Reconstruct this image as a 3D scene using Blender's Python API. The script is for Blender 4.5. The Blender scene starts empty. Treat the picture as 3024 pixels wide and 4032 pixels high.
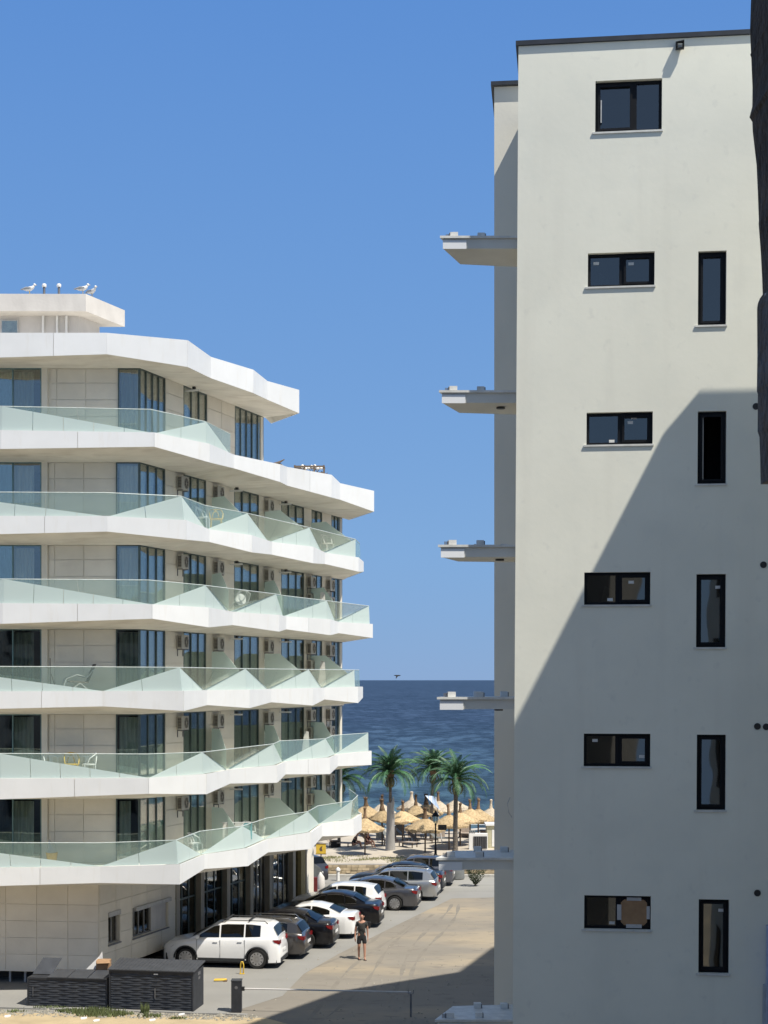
import bpy, bmesh, math, random
from mathutils import Vector, Matrix
R = math.radians
random.seed(7)
scene = bpy.context.scene
col = scene.collection
# ------------------------------------------------------------ camera, sky, sun, exposure
H = 10.6                       # camera height above the parking ground
FP, UC, VH = 6057.0, 1512.0, 2677.0
cam_d = bpy.data.cameras.new('camera'); cam = bpy.data.objects.new('camera', cam_d); col.objects.link(cam)
cam.location = (0, 0, H); cam.rotation_euler = (R(90), 0, 0)
cam_d.sensor_fit = 'VERTICAL'; cam_d.sensor_height = 36; cam_d.sensor_width = 27
cam_d.lens = FP / 4032 * 36; cam_d.shift_y = (VH - 2016) / 4032
cam_d.clip_start = 0.1; cam_d.clip_end = 90000
scene.camera = cam
SUN_AZ, SUN_TAN = R(52), 1.67
sdir = Vector((-math.sin(SUN_AZ), math.cos(SUN_AZ), -SUN_TAN)).normalized()   # direction the light travels
w = bpy.data.worlds.new('World'); scene.world = w; w.use_nodes = True
nt = w.node_tree; bg = nt.nodes['Background']; sky = nt.nodes.new('ShaderNodeTexSky')
sky.sky_type = 'NISHITA'; sky.sun_disc = False
sky.sun_elevation = math.atan(SUN_TAN); sky.sun_rotation = R(180) - SUN_AZ
sky.altitude = 0; sky.air_density = 1.0; sky.dust_density = 0.0; sky.ozone_density = 1.5
# the clear blue of this sky, by elevation, blended with the Sky Texture
tcw = nt.nodes.new('ShaderNodeTexCoord'); sxw = nt.nodes.new('ShaderNodeSeparateXYZ'); nt.links.new(tcw.outputs['Generated'], sxw.inputs[0])
rmp = nt.nodes.new('ShaderNodeValToRGB'); nt.links.new(sxw.outputs['Z'], rmp.inputs[0])
e_ = rmp.color_ramp.elements; KS = 1.0/.12/1.23
e_[0].position = 0; e_[0].color = (.185,.335,.60,1); e_[1].position = 1; e_[1].color = (.08,.155,.32,1)
for p_, c_ in ((.08,(.18,.35,.64,1)),(.26,(.135,.30,.63,1)),(.41,(.10,.255,.61,1)),(.7,(.085,.185,.40,1))):
    q_ = e_.new(p_); q_.color = c_
scw = nt.nodes.new('ShaderNodeVectorMath'); scw.operation = 'SCALE'; scw.inputs['Scale'].default_value = KS; nt.links.new(rmp.outputs[0], scw.inputs[0])
mxw = nt.nodes.new('ShaderNodeMix'); mxw.data_type = 'RGBA'; mxw.inputs[0].default_value = .95
dtw = nt.nodes.new('ShaderNodeVectorMath'); dtw.operation = 'DOT_PRODUCT'; nt.links.new(tcw.outputs['Generated'], dtw.inputs[0]); dtw.inputs[1].default_value = -sdir
mrw = nt.nodes.new('ShaderNodeMapRange'); nt.links.new(dtw.outputs['Value'], mrw.inputs[0]); mrw.inputs[1].default_value = .15; mrw.inputs[2].default_value = 1; mrw.inputs[4].default_value = .75
m3w = nt.nodes.new('ShaderNodeMix'); m3w.data_type = 'RGBA'; nt.links.new(mrw.outputs[0], m3w.inputs[0]); nt.links.new(scw.outputs[0], m3w.inputs[6]); m3w.inputs[7].default_value = (.40*KS,.44*KS,.47*KS,1)   # the sky pales around the sun
nt.links.new(sky.outputs[0], mxw.inputs[6]); nt.links.new(m3w.outputs[2], mxw.inputs[7]); nt.links.new(mxw.outputs[2], bg.inputs[0])
bg.inputs[1].default_value = 0.12
sl = bpy.data.lights.new('sun', 'SUN'); so = bpy.data.objects.new('sun', sl); col.objects.link(so)
sl.energy = 5.0; sl.angle = R(0.5); sl.color = (1.0, 0.94, 0.83)
so.rotation_euler = sdir.to_track_quat('-Z', 'Y').to_euler(); so.location = (60, -60, 120)
vs = scene.view_settings; vs.view_transform = 'Standard'; vs.look = 'None'; vs.exposure = 0.40; vs.gamma = 1.0
vs.use_curve_mapping = False

# ------------------------------------------------------------ helpers
def P(u, v, Y):
    return Vector(((u - UC) / FP * Y, Y, H - (v - VH) / FP * Y))
def G(u, v, z=0.0):
    Y = (H - z) * FP / (v - VH)
    return Vector(((u - UC) / FP * Y, Y, z))

class MB:
    def __init__(s): s.v = []; s.f = []
    def add(s, vs, fs):
        o = len(s.v); s.v += [tuple(x) for x in vs]; s.f += [tuple(i + o for i in f) for f in fs]; return s
    def poly(s, pts): return s.add(pts, [tuple(range(len(pts)))])
    def box(s, x0, x1, y0, y1, z0, z1):
        return s.hexa([(x0,y0),(x1,y0),(x1,y1),(x0,y1)], z0, z1)
    def hexa(s, pl, z0, z1): return s.prism(pl, z0, z1)
    def prism(s, pl, z0, z1):
        n = len(pl)
        a = sum(pl[i][0]*pl[(i+1)%n][1]-pl[(i+1)%n][0]*pl[i][1] for i in range(n))
        if a < 0: pl = pl[::-1]
        vs = [(p[0],p[1],z0) for p in pl] + [(p[0],p[1],z1) for p in pl]
        fs = [tuple(range(n))[::-1], tuple(range(n, 2*n))] + [(i,(i+1)%n,n+(i+1)%n,n+i) for i in range(n)]
        return s.add(vs, fs)
    def slab(s, pts, off):          # polygon (3D) given thickness by vector off
        n = len(pts); off = Vector(off)
        vs = [Vector(p) for p in pts] + [Vector(p)+off for p in pts]
        fs = [tuple(range(n)), tuple(range(n, 2*n))[::-1]] + [(i, n+i, n+(i+1)%n, (i+1)%n) for i in range(n)]
        return s.add(vs, fs)
    def obox(s, c, ax, ay, az):     # oriented box: centre, half-axis vectors
        c = Vector(c); ax, ay, az = Vector(ax), Vector(ay), Vector(az)
        vs = [c+i*ax+j*ay+k*az for k in (-1,1) for i,j in ((-1,-1),(1,-1),(1,1),(-1,1))]
        return s.add(vs, [(3,2,1,0),(4,5,6,7),(0,1,5,4),(1,2,6,5),(2,3,7,6),(3,0,4,7)])
    def tube(s, pts, r, n=6, caps=True):
        pts = [Vector(p) for p in pts]; rs = r if isinstance(r, (list, tuple)) else [r]*len(pts)
        rings = []
        for i, p in enumerate(pts):
            d = (pts[min(i+1,len(pts)-1)] - pts[max(i-1,0)]).normalized()
            a = d.cross(Vector((0,0,1)))
            if a.length < .05: a = d.cross(Vector((0,1,0)))
            a.normalize(); b = d.cross(a)
            rings.append([p + rs[i]*(math.cos(2*math.pi*k/n)*a + math.sin(2*math.pi*k/n)*b) for k in range(n)])
        vs = [q for rg in rings for q in rg]; fs = []
        for i in range(len(pts)-1):
            for k in range(n): fs.append((i*n+k, i*n+(k+1)%n, (i+1)*n+(k+1)%n, (i+1)*n+k))
        if caps: fs += [tuple(range(n))[::-1], tuple(range((len(pts)-1)*n, len(pts)*n))]
        return s.add(vs, fs)
    def lathe(s, prof, n=16, c=(0,0,0), axis='Z', caps=True):
        vs = []; fs = []
        for r, z in prof:
            for k in range(n):
                a = 2*math.pi*k/n
                if axis == 'Z': vs.append((c[0]+r*math.cos(a), c[1]+r*math.sin(a), c[2]+z))
                else: vs.append((c[0]+r*math.cos(a), c[1]+z, c[2]+r*math.sin(a)))
        m = len(prof)
        for i in range(m-1):
            for k in range(n): fs.append((i*n+k, i*n+(k+1)%n, (i+1)*n+(k+1)%n, (i+1)*n+k))
        if caps: fs += [tuple(range(n))[::-1], tuple(range((m-1)*n, m*n))]
        return s.add(vs, fs)
    def mesh(s, name, m, smooth=None):
        me = bpy.data.meshes.new(name); me.from_pydata(s.v, [], s.f)
        if m: me.materials.append(m)
        bm = bmesh.new(); bm.from_mesh(me); bmesh.ops.recalc_face_normals(bm, faces=bm.faces); bm.to_mesh(me); bm.free()
        if smooth is not None:
            me.shade_smooth(); me.set_sharp_from_angle(angle=R(smooth))
        me.update(); return me
    def build(s, name, m, parent=None, smooth=None, world=True):
        """link as one object. world=True: coordinates are world ones and the origin is moved to the parent's"""
        if parent is not None and world:
            wl = wloc(parent); s.v = [(x-wl.x, y-wl.y, z-wl.z) for x, y, z in s.v]
        o = bpy.data.objects.new(name, s.mesh(name, m, smooth)); col.objects.link(o)
        if parent is not None: o.parent = parent
        return o
def wloc(o):
    l = Vector(o.location)
    while o.parent: o = o.parent; l = l + Vector(o.location)
    return l
def tag(o, label=None, cat=None, group=None, kind=None):
    if label: o['label'] = label
    if cat: o['category'] = cat
    if group: o['group'] = group
    if kind: o['kind'] = kind
    return o
def thing(name, label, cat, loc=(0,0,0), rz=0, group=None):
    o = bpy.data.objects.new(name, None); o.empty_display_size = .3; col.objects.link(o)
    o.location = loc; o.rotation_euler = (0,0,rz); return tag(o, label, cat, group)
def solo(mb, name, m, label, cat, loc=None, group=None, smooth=None):
    """a thing that is one mesh, world coordinates, origin put at loc"""
    loc = Vector(loc) if loc is not None else Vector((0,0,0))
    mb.v = [(x-loc.x, y-loc.y, z-loc.z) for x,y,z in mb.v]
    o = bpy.data.objects.new(name, mb.mesh(name, m, smooth)); col.objects.link(o); o.location = loc
    return tag(o, label, cat, group)
def kids(o): return list(o.children)
def copy_tree(o, parent=None):
    c = o.copy(); col.objects.link(c)
    if parent is not None: c.parent = parent
    for ch in kids(o): copy_tree(ch, c)
    return c
ORD = ['first','second','third','fourth','fifth','sixth','seventh','eighth','ninth','tenth']

# ------------------------------------------------------------ materials
def mat(name, c, rough=.6, metal=0, var=.12, scale=6, bump=0, bscale=None, c2=None, spec=.5, stretch=None, detail=4, coat=0, sharp=False):
    m = bpy.data.materials.new(name); m.use_nodes = True; t = m.node_tree; b = t.nodes['Principled BSDF']
    b.inputs['Roughness'].default_value = rough; b.inputs['Metallic'].default_value = metal
    b.inputs['Specular IOR Level'].default_value = spec
    if coat: b.inputs['Coat Weight'].default_value = coat; b.inputs['Coat Roughness'].default_value = .03
    geo = t.nodes.new('ShaderNodeNewGeometry'); src = geo.outputs['Position']
    tc = t.nodes.new('ShaderNodeTexCoord')
    mp = t.nodes.new('ShaderNodeMapping'); t.links.new(src, mp.inputs[0])
    if stretch: mp.inputs['Scale'].default_value = stretch
    n = t.nodes.new('ShaderNodeTexNoise'); n.inputs['Scale'].default_value = scale; n.inputs['Detail'].default_value = detail
    t.links.new(mp.outputs[0], n.inputs['Vector'])
    r = t.nodes.new('ShaderNodeValToRGB'); t.links.new(n.outputs[0], r.inputs[0])
    c2 = c2 or tuple(x*(1-var*2) for x in c)
    lo, hi = (.42,.58) if sharp else (.3,.7)
    r.color_ramp.elements[0].position = lo; r.color_ramp.elements[1].position = hi
    r.color_ramp.elements[0].color = (*c2, 1); r.color_ramp.elements[1].color = (*c, 1)
    t.links.new(r.outputs[0], b.inputs['Base Color'])
    if bump:
        n2 = t.nodes.new('ShaderNodeTexNoise'); n2.inputs['Scale'].default_value = bscale or scale*8; n2.inputs['Detail'].default_value = 3
        t.links.new(mp.outputs[0], n2.inputs['Vector'])
        bp = t.nodes.new('ShaderNodeBump'); bp.inputs['Strength'].default_value = bump; bp.inputs['Distance'].default_value = .02
        t.links.new(n2.outputs[0], bp.inputs['Height']); t.links.new(bp.outputs[0], b.inputs['Normal'])
    return m
def layer(m, c, scale, lo, hi, amt=1, stretch=None, detail=5):
    """blend a second colour over a material's base colour by a noise mask (stains, dust, wear)"""
    t = m.node_tree; b = t.nodes['Principled BSDF']; old = b.inputs['Base Color'].links[0].from_socket
    geo = t.nodes.new('ShaderNodeNewGeometry'); mp = t.nodes.new('ShaderNodeMapping'); t.links.new(geo.outputs['Position'], mp.inputs[0])
    if stretch: mp.inputs['Scale'].default_value = stretch
    n = t.nodes.new('ShaderNodeTexNoise'); n.inputs['Scale'].default_value = scale; n.inputs['Detail'].default_value = detail
    t.links.new(mp.outputs[0], n.inputs['Vector'])
    mr = t.nodes.new('ShaderNodeMapRange'); t.links.new(n.outputs[0], mr.inputs[0])
    mr.inputs[1].default_value = lo; mr.inputs[2].default_value = hi; mr.inputs[4].default_value = amt
    mx = t.nodes.new('ShaderNodeMix'); mx.data_type = 'RGBA'; t.links.new(mr.outputs[0], mx.inputs[0])
    t.links.new(old, mx.inputs[6]); mx.inputs[7].default_value = (*c, 1); t.links.new(mx.outputs[2], b.inputs['Base Color'])
    return m
def glassmat(name, tint, refl, rough=.02, base=None, bump=.0, gmax=1.0):
    """window glass: tinted transparency + reflection, refl = reflection at normal incidence"""
    m = bpy.data.materials.new(name); m.use_nodes = True; t = m.node_tree; t.nodes.clear()
    out = t.nodes.new('ShaderNodeOutputMaterial'); tr = t.nodes.new('ShaderNodeBsdfTransparent'); tr.inputs[0].default_value = (*tint, 1)
    gl = t.nodes.new('ShaderNodeBsdfGlossy'); gl.inputs['Roughness'].default_value = rough; gl.inputs[0].default_value = (.93,.93,.90,1)
    fr = t.nodes.new('ShaderNodeLayerWeight'); fr.inputs[0].default_value = .25
    mr = t.nodes.new('ShaderNodeMapRange'); mr.inputs[3].default_value = refl; mr.inputs[4].default_value = gmax
    t.links.new(fr.outputs['Fresnel'], mr.inputs[0])
    mx = t.nodes.new('ShaderNodeMixShader'); t.links.new(mr.outputs[0], mx.inputs[0]); t.links.new(tr.outputs[0], mx.inputs[1]); t.links.new(gl.outputs[0], mx.inputs[2])
    if bump:
        geo = t.nodes.new('ShaderNodeNewGeometry'); n = t.nodes.new('ShaderNodeTexNoise'); n.inputs['Scale'].default_value = 1.1; n.inputs['Detail'].default_value = 1
        t.links.new(geo.outputs['Position'], n.inputs['Vector']); bp = t.nodes.new('ShaderNodeBump'); bp.inputs['Strength'].default_value = bump; bp.inputs['Distance'].default_value = .05
        t.links.new(n.outputs[0], bp.inputs['Height']); t.links.new(bp.outputs[0], gl.inputs['Normal'])
    last = mx
    if base:
        df = t.nodes.new('ShaderNodeBsdfDiffuse'); df.inputs[0].default_value = (*base[0], 1)
        tl = t.nodes.new('ShaderNodeBsdfTranslucent'); tl.inputs[0].default_value = (*base[0], 1)
        ad = t.nodes.new('ShaderNodeMixShader'); ad.inputs[0].default_value = .35; t.links.new(df.outputs[0], ad.inputs[1]); t.links.new(tl.outputs[0], ad.inputs[2])
        m2 = t.nodes.new('ShaderNodeMixShader'); m2.inputs[0].default_value = base[1]
        t.links.new(mx.outputs[0], m2.inputs[1]); t.links.new(ad.outputs[0], m2.inputs[2]); last = m2
    t.links.new(last.outputs[0], out.inputs[0]); return m

M = {}
M['stucco'] = layer(layer(layer(mat('stucco', (.78,.775,.68), .9, var=.04, scale=.55, bump=.07, bscale=10, detail=6), (.68,.685,.61), 1.6, .5, .75, .5), (.66,.65,.57), 1.1, .56, .78, .45, stretch=(2.2,2.2,.12)), (.62,.62,.56), 5.0, .63, .74, .4, stretch=(1,1,.8), detail=8)
M['fascia'] = layer(mat('fascia_panel', (.76,.775,.79), .5, var=.03, scale=1.2), (.66,.65,.62), 3.5, .56, .8, .5, stretch=(1.6,1.6,.25))
M['soffit'] = layer(mat('soffit', (.82,.79,.72), .85, var=.08, scale=.8), (.55,.51,.44), 1.6, .50, .75, .7, stretch=(.6,1.5,1))
M['clad'] = layer(mat('clad_panel', (.78,.73,.63), .55, var=.05, scale=1.5), (.69,.63,.53), 2.5, .55, .8, .4)
M['joint'] = mat('joint', (.10,.09,.08), .9)
M['pent'] = layer(mat('grey_render', (.60,.575,.55), .85, var=.07, scale=1.3, bump=.2), (.45,.43,.41), 3, .5, .8, .5, stretch=(1,1,.3))
M['frame'] = mat('teal_frame', (.10,.135,.13), .4, metal=.3)
M['frame_l'] = mat('teal_light_frame', (.16,.26,.26), .4, metal=.3)
M['pane'] = glassmat('coated_pane', (.90,.94,.92), .15, bump=.08, gmax=.75)
M['shop_pane'] = glassmat('shop_pane', (.45,.45,.42), .16, bump=.3, gmax=.6)
M['rpane'] = glassmat('clear_pane', (.30,.34,.34), .11, bump=.06)
M['frost'] = glassmat('frosted_glass', (.60,.78,.76), .06, base=((.71,.81,.805), .86))
M['clear'] = glassmat('rail_glass', (.91,.955,.94), .035, base=((.58,.75,.71), .13), gmax=.35)
M['fin'] = glassmat('divider_glass', (.60,.78,.76), .05, base=((.80,.90,.86), .95))
M['hand'] = mat('handrail', (.72,.80,.78), .3, metal=.2)
M['curtain'] = mat('curtain', (.86,.86,.83), .9, var=.14, scale=14, stretch=(1,1,.05))
M['curtain_d'] = mat('curtain_dark', (.42,.47,.43), .9, var=.22, scale=14, stretch=(1,1,.05))
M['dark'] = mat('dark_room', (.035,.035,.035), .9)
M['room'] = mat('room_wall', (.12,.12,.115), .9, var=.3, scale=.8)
M['black'] = mat('black_frame', (.006,.007,.010), .5, spec=.2)
M['blackp'] = mat('black_plastic', (.02,.02,.022), .5)
M['coping'] = mat('coping_metal', (.045,.05,.06), .45, metal=.4)
M['sill'] = mat('sill_stone', (.66,.66,.63), .5)
M['white'] = mat('white_plastic', (.78,.78,.77), .4, var=.04)
M['acb'] = mat('ac_casing', (.48,.46,.41), .5, var=.06)
M['grey'] = mat('grey_metal', (.22,.22,.23), .5, metal=.5)
M['pipe'] = mat('pale_pipe', (.50,.50,.50), .5)
M['yellow'] = mat('yellow_plastic', (.75,.50,.06), .45)
M['bin'] = mat('bin_charcoal', (.028,.031,.038), .6, var=.2, scale=5)
M['binlid'] = mat('bin_lid', (.055,.06,.07), .5, var=.15, scale=3)
M['wicker'] = mat('wicker', (.16,.13,.11), .8)
M['straw'] = layer(mat('straw', (.60,.45,.26), .9, var=.22, scale=9, stretch=(1,1,.4), bump=.5, bscale=40), (.30,.19,.08), 7, .55, .75, .7)
M['straw_p'] = layer(mat('pale_straw', (.62,.53,.41), .9, var=.2, scale=9, bump=.5, bscale=40), (.36,.27,.17), 7, .55, .75, .6)
M['tuft'] = mat('dark_straw', (.17,.11,.065), .9, var=.3, scale=14)
M['wood'] = mat('grey_wood', (.16,.12,.09), .8, var=.2, scale=8, stretch=(1,1,.1))
M['bark'] = mat('palm_bark', (.20,.17,.14), .9, var=.35, scale=10, stretch=(1,1,2), bump=.6, bscale=25)
M['wrap'] = mat('grey_wrap', (.34,.33,.32), .85, var=.12, scale=5, stretch=(1,1,.3), bump=.3)
M['palm'] = mat('palm_leaf', (.06,.15,.065), .5, c2=(.02,.06,.028), scale=2)
M['palm_y'] = mat('palm_leaf_dry', (.17,.15,.06), .7, c2=(.09,.09,.04), scale=2)
M['bush'] = mat('bush_leaf', (.045,.065,.018), .7, c2=(.02,.03,.01), scale=9)
M['weed'] = mat('weed_leaf', (.13,.16,.06), .8, c2=(.07,.09,.03), scale=8)
M['card'] = mat('cardboard', (.36,.22,.12), .9)
M['skin'] = mat('skin', (.42,.22,.15), .6, var=.06)
M['shirt'] = mat('grey_shirt', (.04,.04,.038), .9)
M['cloth_b'] = mat('black_cloth', (.012,.012,.014), .9)
M['cloth_r'] = mat('maroon_cloth', (.09,.02,.02), .9)
M['feather'] = mat('white_feather', (.78,.78,.77), .8)
M['feather_g'] = mat('grey_feather', (.30,.32,.35), .8)
M['stone'] = mat('wall_stone', (.56,.45,.30), .9, var=.15, scale=3, bump=.4, bscale=15)
M['mortar'] = mat('mortar', (.30,.26,.20), .95)

def vary(m, lo, hi):        # every copy a slightly different shade, as weathered things are
    t = m.node_tree; b = t.nodes['Principled BSDF']; old = b.inputs['Base Color'].links[0].from_socket
    oi = t.nodes.new('ShaderNodeObjectInfo'); mr = t.nodes.new('ShaderNodeMapRange'); t.links.new(oi.outputs['Random'], mr.inputs[0]); mr.inputs[3].default_value = lo; mr.inputs[4].default_value = hi
    mx = t.nodes.new('ShaderNodeVectorMath'); mx.operation = 'SCALE'; t.links.new(old, mx.inputs[0]); t.links.new(mr.outputs[0], mx.inputs['Scale']); t.links.new(mx.outputs[0], b.inputs['Base Color'])
vary(M['straw'], .72, 1.12); vary(M['straw_p'], .75, 1.1); vary(M['tuft'], .7, 1.8); vary(M['palm'], .65, 1.7); vary(M['fascia'], .95, 1.04); vary(M['clad'], .95, 1.04); vary(M['stone'], .6, 1.25)
vary(M['curtain'], .7, 1.05); vary(M['curtain_d'], .5, 1.2)
# ------------------------------------------------------------ ground, pavements, beach, sea
def struct(name, mb, m, smooth=None):
    o = mb.build(name, m, None, smooth); o['kind'] = 'structure'; return o
m_lot = layer(layer(layer(mat('dusty_lot', (.225,.203,.17), .95, var=.10, scale=.35, stretch=(.35,1,1), bump=.3, bscale=6),
        (.315,.262,.185), .22, .50, .66, .85, stretch=(.6,1,1)), (.165,.145,.12), .5, .58, .72, .55, stretch=(.5,1.4,1)), (.15,.13,.11), 3.0, .58, .66, .6, stretch=(.4,1,1))
m_conc = layer(layer(mat('concrete_paving', (.25,.245,.23), .9, var=.06, scale=.5, bump=.2, bscale=9),
        (.20,.195,.18), .4, .5, .75, .6, stretch=(.4,1,1)), (.22,.21,.195), 2.5, .64, .74, .4)
m_sand = layer(layer(mat('sand', (.46,.41,.34), .95, var=.08, scale=.8, bump=.6, bscale=4),
        (.35,.31,.25), 2.2, .52, .68, .6), (.30,.25,.18), .7, .66, .8, .35)
m_sandy = layer(mat('yellow_sand', (.44,.35,.215), .95, var=.12, scale=1.5, bump=.6, bscale=8), (.33,.265,.17), 3, .55, .7, .6)
m_dirt = mat('rubble_dirt', (.33,.31,.26), .95, var=.25, scale=5, bump=1, bscale=14)

gmb = MB()     # one sheet with the lot's shallow unevenness, reaching under everything to the shore
def sheet(mb, x0, x1, y0, y1, z, nx=1, ny=1, zf=None):
    vs = []; fs = []
    for j in range(ny+1):
        for i in range(nx+1):
            x = x0+(x1-x0)*i/nx; y = y0+(y1-y0)*j/ny
            vs.append((x, y, z + (zf(x,y) if zf else 0)))
    for j in range(ny):
        for i in range(nx):
            a = j*(nx+1)+i; fs.append((a, a+1, a+nx+2, a+nx+1))
    return mb.add(vs, fs)
sheet(gmb, -400, 400, -60, 84, 0)
struct('ground', gmb, m_lot)
# light concrete parking strip along the shop front (edge runs beside the parked cars)
pk = [G(0,4000), (-9.9,40,0), (-9.9,40,0)]
strip = [(-16,44.0),( -5.9,48.9),(-4.9,49.0),(-3.4,51.6),(-2.9,55.4),(-1.75,59.5),(-.2,64.2),(1.6,69.6),(3.3,74.6),(5.2,74.9),(40,75.2),(40,83.2),(-40,83.2),(-40,44)]
struct('parking_pavement', MB().add([(x,y,.004) for x,y in strip], [tuple(range(len(strip)))]), m_conc)
# paler cross road by the beach with two worn dark bands
struct('beach_road', MB().add([(-2,77.4,.008),(40,77.0,.008),(40,82.6,.008),(-2,82.6,.008)], [(0,1,2,3)]),
       layer(mat('pale_road', (.29,.285,.265), .9, var=.05, scale=.6), (.20,.195,.175), 1.2, .5, .7, .6, stretch=(.1,2.5,1)))
struct('kerb', MB().prism([(-40,82.7),(40,82.7),(40,82.95),(-40,82.95)], .009, .13), mat('kerb_stone', (.5,.49,.46), .9))
# foreground: kerb, rubble strip with weeds, yellow sand
A1 = G(0,3973); B1 = G(755,3998); C1 = G(985,4006)
struct('yellow_sand_ground', MB().add([(-30,30,.006),(12,30,.006),(-3.7,48.2,.006),(-5.6,48.45,.006),(-8.7,48.75,.006),(-12.2,49.0,.006),(-30,49.6,.006)], [tuple(range(7))]), m_sandy)
edge = [(-12.9,49.75),(-11.6,49.6),(-10.3,49.45),(-8.8,49.3),(-7.5,49.1),(-6.1,48.85),(-5.0,48.75),(-4.3,48.6)]
kb = MB()
for i in range(len(edge)-1):
    (x0,y0),(x1,y1) = edge[i],edge[i+1]
    kb.prism([(x0+.01,y0-.12),(x1-.01,y1-.12),(x1-.01,y1+.06),(x0+.01,y0+.06)], -.05, .055+random.uniform(-.012,.012))
struct('pavement_edge', kb, m_conc)
rb = MB()
for k in range(900):
    t = random.random(); x = -13 + 9.0*t; y = 49.45 - .095*(x+13) - random.random()**1.6*.85
    r = random.uniform(.015,.07) * (2.2 if random.random() < .03 else 1)
    a = [random.uniform(.6,1.2)*r for _ in range(6)]
    rb.add([(x-a[0],y,r*.2),(x,y-a[1],r*.1),(x+a[2],y,r*.25),(x,y+a[3],r*.2),(x,y,r*.9),(x,y,0)], [(0,1,4),(1,2,4),(2,3,4),(3,0,4)])
o = rb.build('rubble', m_dirt); tag(o, 'broken concrete rubble along the edge of the pavement below the bins', None, None, 'stuff')
wb = MB()
def weeds(wb, cx, cy, n, rad, hgt, z=0):
    for k in range(n):
        a = random.random()*6.28; q = rad*math.sqrt(random.random()); x = cx+q*math.cos(a); y = cy+q*.35*math.sin(a)
        h = hgt*random.uniform(.4,1.1); b = random.random()*6.28; l = random.uniform(.02,.10)
        dx, dy = math.cos(b)*l, math.sin(b)*l; ww = random.uniform(.006,.018)
        wb.add([(x-ww,y,z),(x+ww,y,z),(x+dx*.6+ww,y+dy*.6,z+h*.6),(x+dx,y+dy,z+h),(x+dx*.6-ww,y+dy*.6,z+h*.6)], [(0,1,2,3,4)])
for u, v, n, r, h in ((200,3972,160,.55,.10),(265,3985,150,.4,.12),(345,3990,260,.7,.22),(400,4000,300,.8,.25),(470,3995,120,.5,.12),(570,3992,60,.13,.36),(590,4005,120,.4,.14),(700,4012,60,.3,.1),(60,3985,60,.4,.1)):
    p = G(u, v); weeds(wb, p.x, p.y, n, r, h)
o = wb.build('weeds', M['weed']); tag(o, 'dusty green weeds growing along the pavement edge below the bins', None, None, 'stuff')
lt = MB()
for u, v in ((330,4013),(715,3998),(380,4022),(340,3978),(600,4020),(30,4005)):
    p = G(u, v); lt.obox(p+Vector((0,0,.03)), (.09,.02,.01), (-.01,.05,.01), (0,0,.015))
tag(lt.build('litter', M['white']), 'scraps of white litter lying on the rubble strip', None, None, 'stuff')

# beach: raised behind the stone wall, sloping to the sea
def beach_z(x, y):
    return max(-.6, .62 - max(0, y-90)*.035 + (.05*math.sin(x*.9+y*.7)+.04*math.sin(x*2.3-y*1.9))*(1 if y > 84 else 0))
sb = MB(); sheet(sb, -60, 70, 83.42, 126, 0, 200, 80, beach_z); struct('beach', sb, m_sand, 60)
# dry grass patch behind the wall
wb = MB()
for k in range(60):
    u = random.uniform(1250,1750); p = P(u, 3400, 84.2+random.random()*2.4); weeds(wb, p.x, p.y, 26, .8, .12, beach_z(p.x,p.y)-.01)
tag(wb.build('dry_beach_grass', mat('dry_grass', (.27,.25,.13), .9, c2=(.15,.16,.07), scale=3)), 'dry grass and weeds along the top of the stone wall', None, None, 'stuff')

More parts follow.
